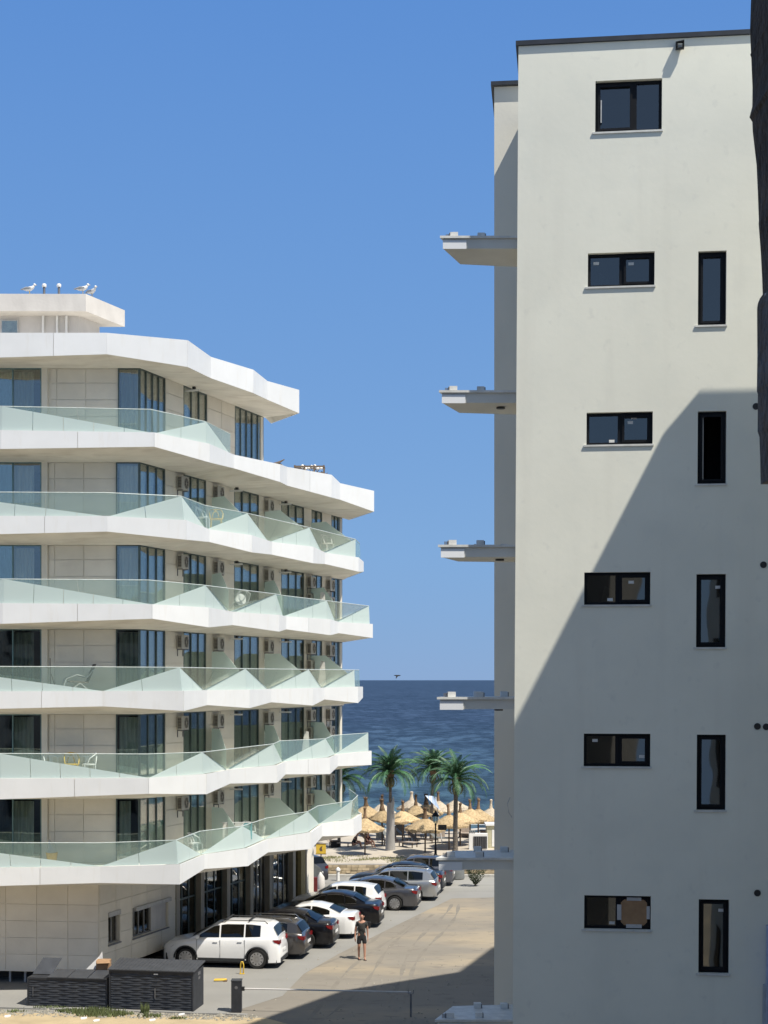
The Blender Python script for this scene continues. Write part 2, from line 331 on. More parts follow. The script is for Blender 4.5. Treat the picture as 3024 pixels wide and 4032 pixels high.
def sea_mat():
    m = bpy.data.materials.new('sea_water'); m.use_nodes = True; t = m.node_tree; b = t.nodes['Principled BSDF']
    geo = t.nodes.new('ShaderNodeNewGeometry'); sep = t.nodes.new('ShaderNodeSeparateXYZ'); t.links.new(geo.outputs['Position'], sep.inputs[0])
    mr = t.nodes.new('ShaderNodeMapRange'); t.links.new(sep.outputs['Y'], mr.inputs[0]); mr.inputs[1].default_value = 108; mr.inputs[2].default_value = 420
    rp = t.nodes.new('ShaderNodeValToRGB'); t.links.new(mr.outputs[0], rp.inputs[0]); e = rp.color_ramp.elements
    e[0].color = (.075,.125,.14,1); e[1].color = (.020,.030,.052,1)
    for pos, c in ((.06,(.045,.085,.105,1)),(.3,(.028,.050,.075,1))):
        q = e.new(pos); q.color = c
    cur = rp.outputs[0]
    for sc_, lo_, hi_, mn, mx_ in (((.34,.10,1),.44,.58,.5,1.4),((.07,.03,1),.42,.60,.6,1.3),((.012,.006,1),.40,.62,.80,1.12)):
        mp = t.nodes.new('ShaderNodeMapping'); mp.inputs['Scale'].default_value = sc_; t.links.new(geo.outputs['Position'], mp.inputs[0])
        n = t.nodes.new('ShaderNodeTexNoise'); n.inputs['Scale'].default_value = 1; n.inputs['Detail'].default_value = 5; n.inputs['Distortion'].default_value = .5; t.links.new(mp.outputs[0], n.inputs['Vector'])
        m2 = t.nodes.new('ShaderNodeMapRange'); t.links.new(n.outputs[0], m2.inputs[0]); m2.inputs[1].default_value = lo_; m2.inputs[2].default_value = hi_; m2.inputs[3].default_value = mn; m2.inputs[4].default_value = mx_
        mx = t.nodes.new('ShaderNodeMix'); mx.data_type = 'RGBA'; mx.blend_type = 'MULTIPLY'; mx.inputs[0].default_value = 1
        t.links.new(cur, mx.inputs[6]); t.links.new(m2.outputs[0], mx.inputs[7]); cur = mx.outputs[2]
    t.links.new(cur, b.inputs['Base Color'])
    b.inputs['Roughness'].default_value = .35; b.inputs['Specular IOR Level'].default_value = .2; b.inputs['IOR'].default_value = 1.33
    prev = None
    for sc, st, ds in (((.12,.10,1),1,1.6),((.45,.30,1),1,.9),((1.6,1.2,1),1,.3)):
        mp = t.nodes.new('ShaderNodeMapping'); mp.inputs['Scale'].default_value = sc; t.links.new(geo.outputs['Position'], mp.inputs[0])
        n = t.nodes.new('ShaderNodeTexNoise'); n.inputs['Scale'].default_value = 1; n.inputs['Detail'].default_value = 4; t.links.new(mp.outputs[0], n.inputs['Vector'])
        bp = t.nodes.new('ShaderNodeBump'); bp.inputs['Strength'].default_value = st; bp.inputs['Distance'].default_value = ds
        t.links.new(n.outputs[0], bp.inputs['Height'])
        if prev: t.links.new(prev.outputs[0], bp.inputs['Normal'])
        prev = bp
    t.links.new(prev.outputs[0], b.inputs['Normal']); return m
mb = MB(); sheet(mb, -30000, 30000, 104, 45000, -.02, 1, 1); struct('sea', mb, sea_mat())

fm = MB(); rr = random.Random(4)
for y0, amp in ((109.0,.5),(111.6,.8)):
    vs = []; n = 120
    for i in range(n+1):
        x = -20+50*i/n; y = y0+amp*math.sin(x*.35)+.3*math.sin(x*1.3+y0); wd = .10+.16*abs(math.sin(x*.8+y0))+rr.uniform(0,.08); vs += [(x,y,.012),(x,y+wd,.012)]
    fm.add(vs, [(2*i,2*i+2,2*i+3,2*i+1) for i in range(n)])
struct('foam', fm, mat('foam', (.75,.77,.76), .9))
# tyre tracks and worn patches pressed into the lot
tk = MB(); rr = random.Random(8)
for (u0,v0,u1,v1) in ((1180,4020,1640,3600),(1260,4020,1690,3600),(1500,3950,1760,3560),(1570,3950,1800,3560),(1100,3900,1560,3640)):
    a_, b_ = G(u0,v0), G(u1,v1); d_ = (b_-a_).normalized(); nn = Vector((-d_.y,d_.x,0)); n = 40; vs = []
    for i in range(n+1):
        p = a_.lerp(b_, i/n)+nn*(.25*math.sin(i*.17+u0)); wd = .06+.035*math.sin(i*.9+u0); vs += [p-nn*wd+Vector((0,0,.002)), p+nn*wd+Vector((0,0,.002))]
    tk.add(vs, [(2*i,2*i+2,2*i+3,2*i+1) for i in range(n)])
struct('tyre_tracks', tk, mat('tyre_track', (.215,.193,.16), .95, var=.12, scale=1.5))
pb = MB()
for k in range(260):
    u = rr.uniform(1000,1950); v = rr.uniform(3580,4030); p = G(u,v); r_ = rr.uniform(.015,.05)
    pb.add([(p.x-r_,p.y,.002),(p.x,p.y-r_,.002),(p.x+r_,p.y,.002),(p.x,p.y+r_,.002),(p.x,p.y,r_*.8)],[(0,1,4),(1,2,4),(2,3,4),(3,0,4)])
tag(pb.build('pebbles', m_dirt), 'pebbles and clods scattered over the dusty lot', None, None, 'stuff')

# ------------------------------------------------------------ right apartment building (white render, seen side on)
mA = Vector((2.455, 28.9, 0)); mdir = Vector((.993,-.12,0)).normalized(); qdir = Vector((.12,.993,0)).normalized()
LEAN = .006
def Wm(s, z, d=0): return mA + mdir*(s + LEAN*(z-H)) + qdir*d + Vector((0,0,z))
def Wpix(u, v):
    a = (u-UC)/FP; Y = (mA.x*qdir.x + mA.y*qdir.y)/(a*qdir.x + qdir.y)
    z = H - (v-VH)/FP*Y; s = (Vector((a*Y, Y, 0))-mA).dot(mdir) - LEAN*(z-H); return s, z
apt = thing('apartment_building', 'tall white rendered apartment building with small black framed windows, in the right of the view', 'building', (2.46,28.9,0))
def holed_wall(mb, S, s0, s1, z0, z1, holes, depth):
    xs = sorted({s0,s1}|{h[0] for h in holes}|{h[1] for h in holes}); zs = sorted({z0,z1}|{h[2] for h in holes}|{h[3] for h in holes})
    ref = {}
    def vid(i,j):
        if (i,j) not in ref: ref[(i,j)] = len(mb.v); mb.v.append(tuple(S(xs[i],zs[j],0)))
        return ref[(i,j)]
    for i in range(len(xs)-1):
        for j in range(len(zs)-1):
            cx, cz = (xs[i]+xs[i+1])/2, (zs[j]+zs[j+1])/2
            if any(h[0]<cx<h[1] and h[2]<cz<h[3] for h in holes): continue
            mb.f.append((vid(i,j),vid(i+1,j),vid(i+1,j+1),vid(i,j+1)))
    for a,b,c,d in holes:
        mb.add([S(a,c,0),S(b,c,0),S(b,d,0),S(a,d,0),S(a,c,depth),S(b,c,depth),S(b,d,depth),S(a,d,depth)], [(0,1,5,4),(1,2,6,5),(2,3,7,6),(3,0,4,7)])
D2S = 3024/1659.0
bigs = [(1286,1430,172,283),(1270,1414,545,618),(1267,1410,890,960),(1262,1405,1236,1306),(1261,1405,1585,1656),(1262,1406,1935,2008)]
nars = [(1508,1569,542,702),(1507,1569,888,1045),(1504,1568,1240,1398),(1505,1568,1587,1750),(1509,1575,1943,2103)]
def wrect(r):
    um = (r[0]+r[1])/2*D2S; vm = (r[2]+r[3])/2*D2S
    s0,_ = Wpix(r[0]*D2S, vm); s1,_ = Wpix(r[1]*D2S, vm); _,za = Wpix(um, r[3]*D2S); _,zb = Wpix(um, r[2]*D2S)
    return s0, s1, za, zb
wr_b = [wrect(r) for r in bigs]; wr_n = [wrect(r) for r in nars]
zroof = H + 11.95
mb = MB(); sR = 9.5; ztop = zroof - .05
holed_wall(mb, Wm, 0, sR, 0, ztop, wr_b + wr_n, .14)
# left flank, back and top of the main block
mb.add([Wm(0,0),Wm(0,0,9),Wm(0,ztop,9),Wm(0,ztop)], [(0,1,2,3)])
mb.add([Wm(sR,0),Wm(sR,0,9),Wm(sR,ztop,9),Wm(sR,ztop)], [(3,2,1,0)])
mb.add([Wm(0,0,9),Wm(sR,0,9),Wm(sR,ztop,9),Wm(0,ztop,9)], [(0,1,2,3)])
mb.add([Wm(0,ztop),Wm(sR,ztop),Wm(sR,ztop,9),Wm(0,ztop,9)], [(0,1,2,3)])
mb.build('front_wall', M['stucco'], apt)
c = MB(); cz = ztop + .003
c.slab([Wm(-.05,cz,-.05),Wm(sR,cz,-.05),Wm(sR,cz,.3),Wm(-.05,cz,.3)], (0,0,.085))
c.slab([Wm(-.05,cz,.302),Wm(.25,cz,.302),Wm(.25,cz,9),Wm(-.05,cz,9)], (0,0,.085))
c.build('roof_coping', M['coping'], apt)
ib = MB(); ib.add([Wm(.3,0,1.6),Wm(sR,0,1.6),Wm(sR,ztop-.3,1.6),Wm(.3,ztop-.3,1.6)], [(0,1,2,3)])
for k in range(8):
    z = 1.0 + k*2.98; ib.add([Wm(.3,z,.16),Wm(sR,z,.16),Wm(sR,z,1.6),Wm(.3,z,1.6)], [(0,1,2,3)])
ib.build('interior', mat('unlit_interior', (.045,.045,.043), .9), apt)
# recessed rear block with its own coping and the stepped rear wing
rz = H + 12.77
rec = MB(); RX = 2.365
M['stucco_r'] = layer(mat('stucco_rear', (.68,.66,.58), .9, var=.04, scale=.5, bump=.1, bscale=14), (.60,.585,.52), 1.6, .5, .75, .5, stretch=(1,1,.3)); foot = [(RX,33.0),(12,32.0),(26,56),(16.0,53.6),(15.3,52.4),(13.7,47.2),(9.6,43.9),(6.8,38.8),(4.2,37.6),(RX+.42,36.6)]
rec.prism(foot, 0, rz-.05); rec.build('rear_wall', M['stucco_r'], apt)
rc = MB(); rc.prism([(RX-.08,32.9),(12,31.88),(12,32.3),(RX+.3,33.35),(RX+.72,36.65),(RX+.33,36.68)], rz-.047, rz+.033); rc.build('roof_coping', M['coping'], apt)
# windows
stick = mat('sticker', (.7,.7,.68), .7)
def apt_window(s0, s1, z0, z1, kind, idx):
    w_ = s1-s0; fr = MB(); d = .10; F = .052; SS = .042
    def bar(a,b,c_,e,dd=d,th=.07): fr.slab([Wm(a,c_,dd),Wm(b,c_,dd),Wm(b,e,dd),Wm(a,e,dd)], qdir*th)
    bar(s0+.003,s1-.003,z0+.003,z0+F); bar(s0+.003,s1-.003,z1-F,z1-.003); bar(s0+.003,s0+F,z0+F+.001,z1-F-.001); bar(s1-F,s1-.003,z0+F+.001,z1-F-.001)
    panes = []
    def sash(a0, a1):
        for a,b in ((a0,a0+SS),(a1-SS,a1)): bar(a,b,z0+F+.002,z1-F-.002,d-.025,.06)
        bar(a0+SS+.001,a1-SS-.001,z0+F+.002,z0+F+SS,d-.025,.06); bar(a0+SS+.001,a1-SS-.001,z1-F-SS,z1-F-.002,d-.025,.06)
        return (a0+SS+.001,a1-SS-.001,z0+F+SS+.001,z1-F-SS-.001)
    if kind == 'wide':
        fm_ = .585 if idx == 0 else .5
        m1 = s0+w_*fm_-.03; m2 = s0+w_*fm_+.05
        bar(m1,m2,z0+F+.001,z1-F-.001)
        if idx == 0: panes = [sash(s0+F+.001,m1-.001),(m2+.001,s1-F-.001,z0+F+.001,z1-F-.001)]
        else: panes = [(s0+F+.001,m1-.001,z0+F+.001,z1-F-.001), sash(m2+.001,s1-F-.001)]
    else: panes = [sash(s0+F+.001,s1-F-.001)]
    o = fr.build('window', M['black'], apt)
    for p in panes:
        if kind != 'wide' and idx == 2:      # casement standing open inwards: sash seen edge on, dark room behind
            q = MB(); q.slab([Wm(p[0],p[2],.16),Wm(p[0]+.10,p[2],.62),Wm(p[0]+.10,p[3],.62),Wm(p[0],p[3],.16)], mdir*.02); q.build('pane', M['rpane'], o)
            q = MB(); q.slab([Wm(p[0],p[2],.125),Wm(p[0]+.022,p[2],.125),Wm(p[0]+.022,p[3],.125),Wm(p[0],p[3],.125)], qdir*.03); q.build('sash_edge', M['pipe'], o)
            continue
        q = MB(); q.slab([Wm(p[0],p[2],.135),Wm(p[1],p[2],.135),Wm(p[1],p[3],.135),Wm(p[0],p[3],.135)], qdir*.012); q.build('pane', M['rpane'], o)
    st = {('wide',1):[(0,.1,.8),(1,.1,.8)],('wide',2):[(0,.7,.06),(1,.14,.8),(1,.3,1.02)],('wide',3):[(0,.72,.1),(1,.28,.8)],('wide',4):[(0,.2,.85),(1,.75,.22)],('wide',5):[(0,.78,.1),(1,.2,.85)],('narrow',3):[(0,.75,.88)],('narrow',5):[(0,.75,.9)]}.get((kind,idx),[])
    for pi,fx,fz in st:
        p = panes[pi]; a = p[0]+(p[1]-p[0])*fx; zz = p[2]+(p[3]-p[2])*fz-.03
        q = MB(); q.slab([Wm(a,zz,.128),Wm(a+.10,zz,.128),Wm(a+.10,zz+.055,.128),Wm(a,zz+.055,.128)], qdir*.004); q.build('sticker', stick, o)
    sl_ = MB(); sl_.slab([Wm(s0-.05,z0-.035,-.028),Wm(s1+.02,z0-.035,-.028),Wm(s1+.02,z0-.035,.095),Wm(s0-.05,z0-.035,.095)], (0,0,.034)); sl_.build('sill', M['sill'], o)
    return o, panes
for i, r in enumerate(wr_b):
    o, pn = apt_window(*r, 'wide', i)
    if i == 0:
        p = pn[1]; pts = [Wm(p[0]+(p[1]-p[0])*a, p[2]+(p[3]-p[2])*b, .3) for a,b in ((.25,0),(.4,.06),(.5,.16),(.62,.23),(.85,.28),(1,.29))]
        MB().tube(pts, .012, 5).build('cable', M['blackp'], o)
        q = MB(); q.slab([Wm(r[0]+.10,r[2]+.2,.06),Wm(r[0]+.12,r[2]+.2,.06),Wm(r[0]+.12,r[2]+.62,.06),Wm(r[0]+.10,r[2]+.62,.06)], qdir*.02); q.build('handle', M['pipe'], o)
    if i == 5:   # cardboard taped over the right pane
        p = pn[1]; q = MB(); cs = (p[0]+p[1])/2; cz_ = (p[2]+p[3])/2; hw = (p[1]-p[0])/2+.03; hz = (p[3]-p[2])/2+.02
        pts = [(-hw,-hz*.75),(-hw*.75,-hz),(hw*.75,-hz),(hw,-hz*.75),(hw,hz*.75),(hw*.75,hz),(-hw*.75,hz),(-hw,hz*.75)]
        q.slab([Wm(cs+a,cz_+b,.062) for a,b in pts], qdir*.006); q.build('cardboard_cover', M['card'], o)
        q = MB()
        for a,b,c_,e in ((-hw-.07,-hw+.01,-hz*.6,hz*.6),(hw-.01,hw+.05,-hz*.5,hz*.5),(-hw*.6,hw*.6,-hz-.05,-hz+.02),(-hw*.55,hw*.55,hz-.02,hz+.04)):
            q.slab([Wm(cs+a,cz_+c_,.056),Wm(cs+b,cz_+c_,.056),Wm(cs+b,cz_+e,.056),Wm(cs+a,cz_+e,.056)], qdir*.004)
        q.build('tape', M['pipe'], o)
for i, r in enumerate(wr_n): apt_window(*r, 'narrow', i+1)
# a lightly hung curtain / stored things behind some panes
for i, (fx, ww, dd) in enumerate(((.1,.35,.5),(.55,.3,.6),(.2,.5,.7),(.6,.3,.45),(.25,.35,.5))):
    r = wr_b[i+1]; s0 = r[0]+(r[1]-r[0])*fx; q = MB()
    pts = [(s0,r[2]-.3),(s0+ww,r[2]-.3),(s0+ww*.8,r[2]+.25),(s0+ww*.3,r[2]+.4)]
    q.slab([Wm(a,b,dd) for a,b in pts], qdir*.2); q.build('stored_bag', M['pent'], apt)
# vents
vg = 0
for (du, dv, dark) in ((1633,878,0),(1649,1220,0),(1636,1569,0),(1655,1570,0),(1636,1929,0)):
    s, z = Wpix(du*D2S, dv*D2S); q = MB(); n = 14
    ring = [Wm(s+.062*math.cos(6.283*k/n), z+.062*math.sin(6.283*k/n), -.012) for k in range(n)]
    q.slab(ring, qdir*.011); q.build('vent', M['blackp'], apt)
# wall lamp
s, z = Wpix(1468*D2S, 102*D2S); lp = thing('wall_lamp', 'small black square wall lamp just below the roof edge of the white building', 'lamp', Wm(s,z))
q = MB(); a = .075
for (x0,x1,z0,z1) in ((-a,a,a-.03,a),(-a,a,-a,-a+.03),(-a,-a+.03,-a+.031,a-.031),(a-.03,a,-a+.031,a-.031)):
    q.slab([Wm(s+x0,z+z0,-.15),Wm(s+x1,z+z0,-.15),Wm(s+x1,z+z1,-.15),Wm(s+x0,z+z1,-.085)], qdir*.083)
q.build('housing', M['black'], lp)
q = MB(); q.slab([Wm(s-.03,z-.035,-.05),Wm(s+.035,z-.035,-.05),Wm(s+.035,z+.035,-.05),Wm(s-.03,z+.035,-.05)], qdir*.045); q.build('lens', M['white'], lp)
# cantilevered balcony slabs on the left flank
M['block'] = mat('pale_block', (.68,.68,.66), .7); M['slabedge'] = layer(mat('balcony_render', (.62,.62,.58), .85, var=.07, scale=1.2), (.50,.50,.47), 2, .5, .8, .4)
fr_z = [H+8.54, H+5.57, H+2.60, H-.33, H-3.42, H-6.53]
for k, zt in enumerate(fr_z):
    YF, YB = 29.62, 30.74
    xl = (1738-k*4-UC)/FP*YF; xi = 3.2; zb = zt - .235
    q = MB(); q.prism([(xl+.03,YF),(xi,YF),(xi,YB+.3),(xl+.42,YB)], zb, zt-.045)
    sb_ = q.build('balcony_slab', M['slabedge'], apt)
    q = MB(); q.prism([(xl-.03,YF-.05),(xi,YF-.05),(xi,YB+.3),(xl+.37,YB+.05)], zt-.044, zt); q.build('slab_coping', M['sill'], sb_)
    q = MB(); q.prism([(xl+.028,YF-.02),(xl+.48,YF-.02),(xl+.48,YF-.002),(xl+.028,YF-.002)], zb-.01, zb+.15)
    q.build('sunlit_face_patch', M['fascia'], sb_)  # paler strip paints in the sunlit end of the slab face
    for (u, dy, sz) in ((1788-k*3,.08,.075),(1895-k*2,.12,.07),(1880,.98,.07),(1985,.95,.07)):
        x = (u-UC)/FP*(YF+dy)
        q = MB(); q.box(x-sz,x+sz,YF+dy-.03,YF+dy+.10,zt+.001,zt+.10); b_ = q.build('anchor_block', M['block'], sb_)
        q = MB(); q.box(x-sz-.022 if (u<1850) else x+sz+.002, x-sz-.002 if (u<1850) else x+sz+.022, YF+dy-.02, YF+dy+.09, zt+.001, zt+.085); q.build('bracket', M['grey'], b_)
    q = MB()
    for j in range(3): q.tube([((1758-k*3-UC)/FP*YF+j*.022, YF+.12, zt+.001),((1758-k*3-UC)/FP*YF+j*.022, YF+.12, zt+.075)], .008, 5)
    q.build('anchor_rod', M['grey'], sb_)
    if k in (1,2,3):
        x = (1974-k*4-UC)/FP*(YF+.55); q = MB(); q.lathe([(.085,-.035),(.085,0)], 16, (x, YF+.45, zb-.001)); q.build('downlight', M['blackp'], sb_)
# loose cable / bracket on the flank by the sixth storey
p0 = P(2008, 3140, 31); MB().tube([p0, p0+Vector((-.06,-.1,-.12)), p0+Vector((-.03,-.1,-.3)), p0+Vector((.04,0,-.4))], .012, 5).build('hanging_cable', M['pipe'], apt)
# pale blue insulation sheeting low on the far right of the wall
s, z = Wpix(3012, 3640)
q = MB(); q.slab([Wm(s,0,-.26),Wm(s+.5,0,-.26),Wm(s+.5,z,-.26),Wm(s+.02,z,-.26)], qdir*.25)
solo(q, 'insulation_sheet', mat('pale_blue_sheet', (.42,.47,.60), .7), 'pale blue sheet of building board leaning at the far right foot of the white wall', 'sheet')
s2,_ = Wpix(2996, 3900)
q = MB(); q.slab([Wm(s2,0,-.12),Wm(s2+.09,0,-.12),Wm(s2+.1,z-1.1,-.12),Wm(s2+.03,z-1.1,-.12)], qdir*.11)
solo(q, 'white_post', mat('white_post', (.45,.48,.50), .8), 'rough whitewashed post beside the pale blue sheet', 'post')

# ------------------------------------------------------------ the photographer's own side: balcony cheek wall, own block, neighbour block
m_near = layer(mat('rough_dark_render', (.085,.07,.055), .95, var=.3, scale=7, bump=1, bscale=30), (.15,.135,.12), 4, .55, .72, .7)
out = [(2957,-900),(2957,0),(2953,120),(2957,208),(2954,216),(2958,226),(2961,300),(2963,344),(2962,420),(2951,462),(2962,480),(2964,520),(2972,590),(2979,650),(2984,760),(2988,868),(2987,880),(2996,1000),(3001,1100),(3003,1160),(2992,1175),(2984,1195),(2981,1216),(2982,1400),(2980,1540),(2984,1552),(2983,1700),(2990,1720),(2993,1800),(2995,1907)]
YN = 4.0; pts = [P(u, v, YN) for u, v in out]; zt_, zb_ = pts[0].z, pts[-1].z
q = MB(); ring = [(p.x,YN,p.z) for p in pts] + [(1.45,YN,zb_),(1.45,YN,zt_)]
k_ = next(i for i, o_ in enumerate(out) if o_[1] == 1195)
q.slab([(p.x,YN,p.z) for p in pts[:k_]] + [(1.45,YN,pts[k_-1].z),(1.45,YN,zt_)], (0,-4.3,0))
q2 = MB(); q2.slab([(p.x,YN,p.z) for p in pts[k_-1:]] + [(1.45,YN,zb_),(1.45,YN,pts[k_-1].z-.001)], (0,-4.3,0))
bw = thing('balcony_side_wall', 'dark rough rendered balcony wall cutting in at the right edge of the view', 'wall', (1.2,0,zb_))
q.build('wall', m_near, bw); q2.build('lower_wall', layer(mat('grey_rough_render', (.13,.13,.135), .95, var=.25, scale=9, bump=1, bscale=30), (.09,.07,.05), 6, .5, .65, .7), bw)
q = MB(); p1 = P(3014,860,3.98); p2 = P(3016,1175,3.98); q.tube([p1-Vector((0,.05,0)),p2-Vector((0,.05,0))], .006, 8)
q.tube([p2-Vector((.0,.05,-.0)), p2-Vector((0,.05,.03))], .016, 8); q.build('pipe', M['pipe'], bw)
ob = thing('own_block', 'dark grey rendered block the view is taken from', 'building', (0,-7,0))
def facade_block(root, x0, x1, y0, y1, zt, wins):
    q = MB(); q.box(x0,x1,y0,y1,0,zt); q.build('wall', mat('darkened_grey_render', (.20,.19,.175), .95, var=.15, scale=.7), root)  # wall colour darkened so the windows opposite reflect a dimmer surface
    q = MB(); q.box(x0-.1,x1+.1,y0-.1,y1+.1,zt+.001,zt+.18); q.build('roof_coping', M['coping'], root)
    for side, a, b, z0, z1 in wins:
        q = MB()
        if side == 'y': q.box(a,b,y1+.002,y1+.03,z0,z1)
        else: q.box(x0-.03,x0-.002,a,b,z0,z1)
        q.build('window', M['black'], root)
wn = [('y',x,x+1.6,z,z+2.1) for x in (-26,-22,-18,-14,-10,-6) for z in (1.2,4.2,7.2,10.2,13.2)]
facade_block(ob, -30, 1.45, -14, -.32, 16.2, wn)
# neighbour whose corner throws the long shadow over the white wall
Cs = Wpix(1480*D2S, 845*D2S); C0_ = Wm(*Cs); kk = 2.9
Cc = C0_ - Vector((-math.sin(SUN_AZ)*kk, math.cos(SUN_AZ)*kk, -SUN_TAN*kk))
nb = thing('neighbour_block', 'plain rendered block standing just outside the right of the view', 'building', (Cc.x,Cc.y,0))
f0 = Vector((Cc.x,Cc.y,0)); ch = .22
ring = [f0+mdir*ch*1.2, f0+mdir*14, f0+mdir*14-qdir*21, f0-qdir*21, f0-qdir*ch*1.1]
q = MB(); q.prism([(p.x,p.y) for p in ring], 0, Cc.z); q.build('wall', M['stucco'], nb)
q = MB()
for k in range(6):
    for j in range(5):
        a = f0 - qdir*(3+j*3.6) - mdir*.02; b = a - qdir*1.3
        q = MB(); q.slab([a+Vector((0,0,1.2+k*3)),b+Vector((0,0,1.2+k*3)),b+Vector((0,0,2.9+k*3)),a+Vector((0,0,2.9+k*3))], -mdir*.02); q.build('window', M['black'], nb)
# ------------------------------------------------------------ left hotel with folded balconies
hot = thing('hotel_building', 'white hotel with zigzag folded balconies and pale green glass railings on the left', 'building', (-8.37,52.8,0))
LC = Vector((-8.37,52.8,0)); ld = Vector((.334,.9426,0)); ln = Vector((.9426,-.334,0))
YE = 19.3; YE6 = None
def t_of(u, o=0.0):
    k = (u-UC)/FP; bx = LC.x + ln.x*o; by = LC.y + ln.y*o
    return (k*by - bx)/(ld.x - k*ld.y)
def S(t, z, o=0.0): return LC + ld*t + ln*o + Vector((0,0,z))
XL = -24.0
def Fr(x, z, o=0.0): return Vector((x, LC.y - o, z))       # front wall, o metres towards the camera
def fx(u, o=0.0): return (u-UC)/FP*(LC.y-o)
YE6 = t_of(1038)
ZF = {7:H+11.47, 6:H+8.24, 5:H+5.40, 4:H+2.51, 3:H-.41, 2:H-3.30, 1:H-6.26}
FAS = {
 7:[(-400,1312,1402,'I'),(0,1315,1407,'O'),(420,1315,1394,'I'),(737,1344,1444,'O'),(828,1409,1488,'I'),(996,1460,1547,'O'),(1051,1504,1573,'I'),(1176,1539,1626,'O')],
 6:[(-400,1694,1752,'I'),(4,1698,1767,'O'),(606,1707,1758,'I'),(824,1752,1820,'O'),(919,1794,1843,'I'),(1101,1832,1897,'O'),(1129,1842,1911,'I'),(1304,1873,1958,'O'),(1338,1906,1967,'I'),(1471,1936,2014,'O')],
 5:[(-320,2035,2110,'O'),(422,2036,2092,'I'),(731,2052,2124,'O'),(823,2088,2133,'I'),(990,2111,2174,'O'),(1069,2137,2183,'I'),(1232,2156,2217,'O'),(1278,2179,2220,'I'),(1410,2198,2250,'O'),(1430,2215,2250,'E')],
 4:[(-400,2376,2440,'I'),(10,2379,2455,'O'),(598,2383,2435,'I'),(820,2396,2469,'O'),(914,2412,2460,'I'),(1097,2425,2486,'O'),(1125,2430,2477,'I'),(1299,2442,2500,'O'),(1331,2452,2492,'I'),(1466,2460,2511,'O')],
 3:[(-320,2727,2797,'O'),(404,2725,2780,'I'),(722,2724,2798,'O'),(814,2721,2775,'I'),(981,2719,2787,'O'),(1066,2716,2764,'I'),(1230,2712,2777,'O'),(1276,2711,2753,'I'),(1408,2707,2767,'O'),(1427,2707,2746,'E')],
 2:[(-400,3072,3136,'I'),(0,3069,3146,'O'),(585,3067,3124,'I'),(811,3051,3126,'O'),(905,3033,3084,'I'),(1090,3016,3081,'O'),(1122,3002,3048,'I'),(1297,2985,3047,'O'),(1329,2973,3016,'I'),(1461,2960,3011,'O')],
 1:[(-320,3424,3496,'O'),(395,3416,3475,'I'),(706,3407,3481,'O'),(803,3368,3420,'I'),(974,3342,3409,'O'),(1053,3307,3355,'I'),(1224,3279,3342,'O'),(1267,3248,3292,'I'),(1391,3227,3289,'O'),(1422,3206,3268,'E')],
}
# rail tops (u,v) keyed by fascia vertex index; None = straight between its neighbours
RAIL = {
 6:{0:(-380,1601),1:(9,1600),2:(594,1612),3:(811,1661),4:(906,1709)},
 5:{0:(-309,1936),1:(419,1940),2:(713,1954),3:(807,1990),4:(973,2021),5:None,6:(1217,2077),7:None,8:(1399,2123),9:(1416,2140)},
 4:{0:(-380,2282),1:(17,2280),2:(586,2284),3:(808,2305),4:None,5:(1086,2339),6:(1117,2345),7:(1286,2365),8:None,9:(1452,2386)},
 3:{0:(-320,2623),1:(400,2626),2:(706,2628),3:None,4:(965,2633),5:None,6:(1214,2636),7:None,8:(1394,2638),9:(1414,2638)},
 2:{0:(-380,2965),1:(0,2967),2:(578,2969),3:(796,2962),4:None,5:(1076,2929),6:(1103,2917),7:(1281,2909),8:(1310,2896),9:(1449,2886)},
 1:{0:(-325,3317),1:(396,3319),2:(693,3308),3:(787,3273),4:(953,3253),5:(1050,3221),6:(1211,3196),7:(1252,3173),8:(1387,3153),9:(1409,3132)},
}
for L_ in FAS:      # carry every band on past the left edge of the view
    u_, vt_, vb_, c_ = FAS[L_][0]; FAS[L_].insert(0, (u_-560, vt_, vb_+(10 if c_ == 'I' else -10), 'O' if c_ == 'I' else 'I'))
    if L_ in RAIL:
        r_ = RAIL[L_]; RAIL[L_] = {k_+1: v_ for k_, v_ in r_.items()}; RAIL[L_][0] = (r_[0][0]-560, r_[0][1])
def vpos(u, v, cls):
    o0 = {'O':1.95,'I':1.45,'E':1.6}[cls]; o = o0
    for _ in range(4):
        t = t_of(u, o); o = o0 + .035*max(0,t)
    ys = LC.y + ld.y*t + ln.y*o; yf = {'O':50.9,'I':51.3,'E':51}[cls]
    Y = max(ys, yf) if not (ys < yf) else yf
    return P(u, v, Y), (t if ys >= yf else None)
def panelise(a, b):     # number of panels on a fascia run
    L = (b-a).length; return 1 if L < 3.0 else (2 if L < 5.2 else 3)
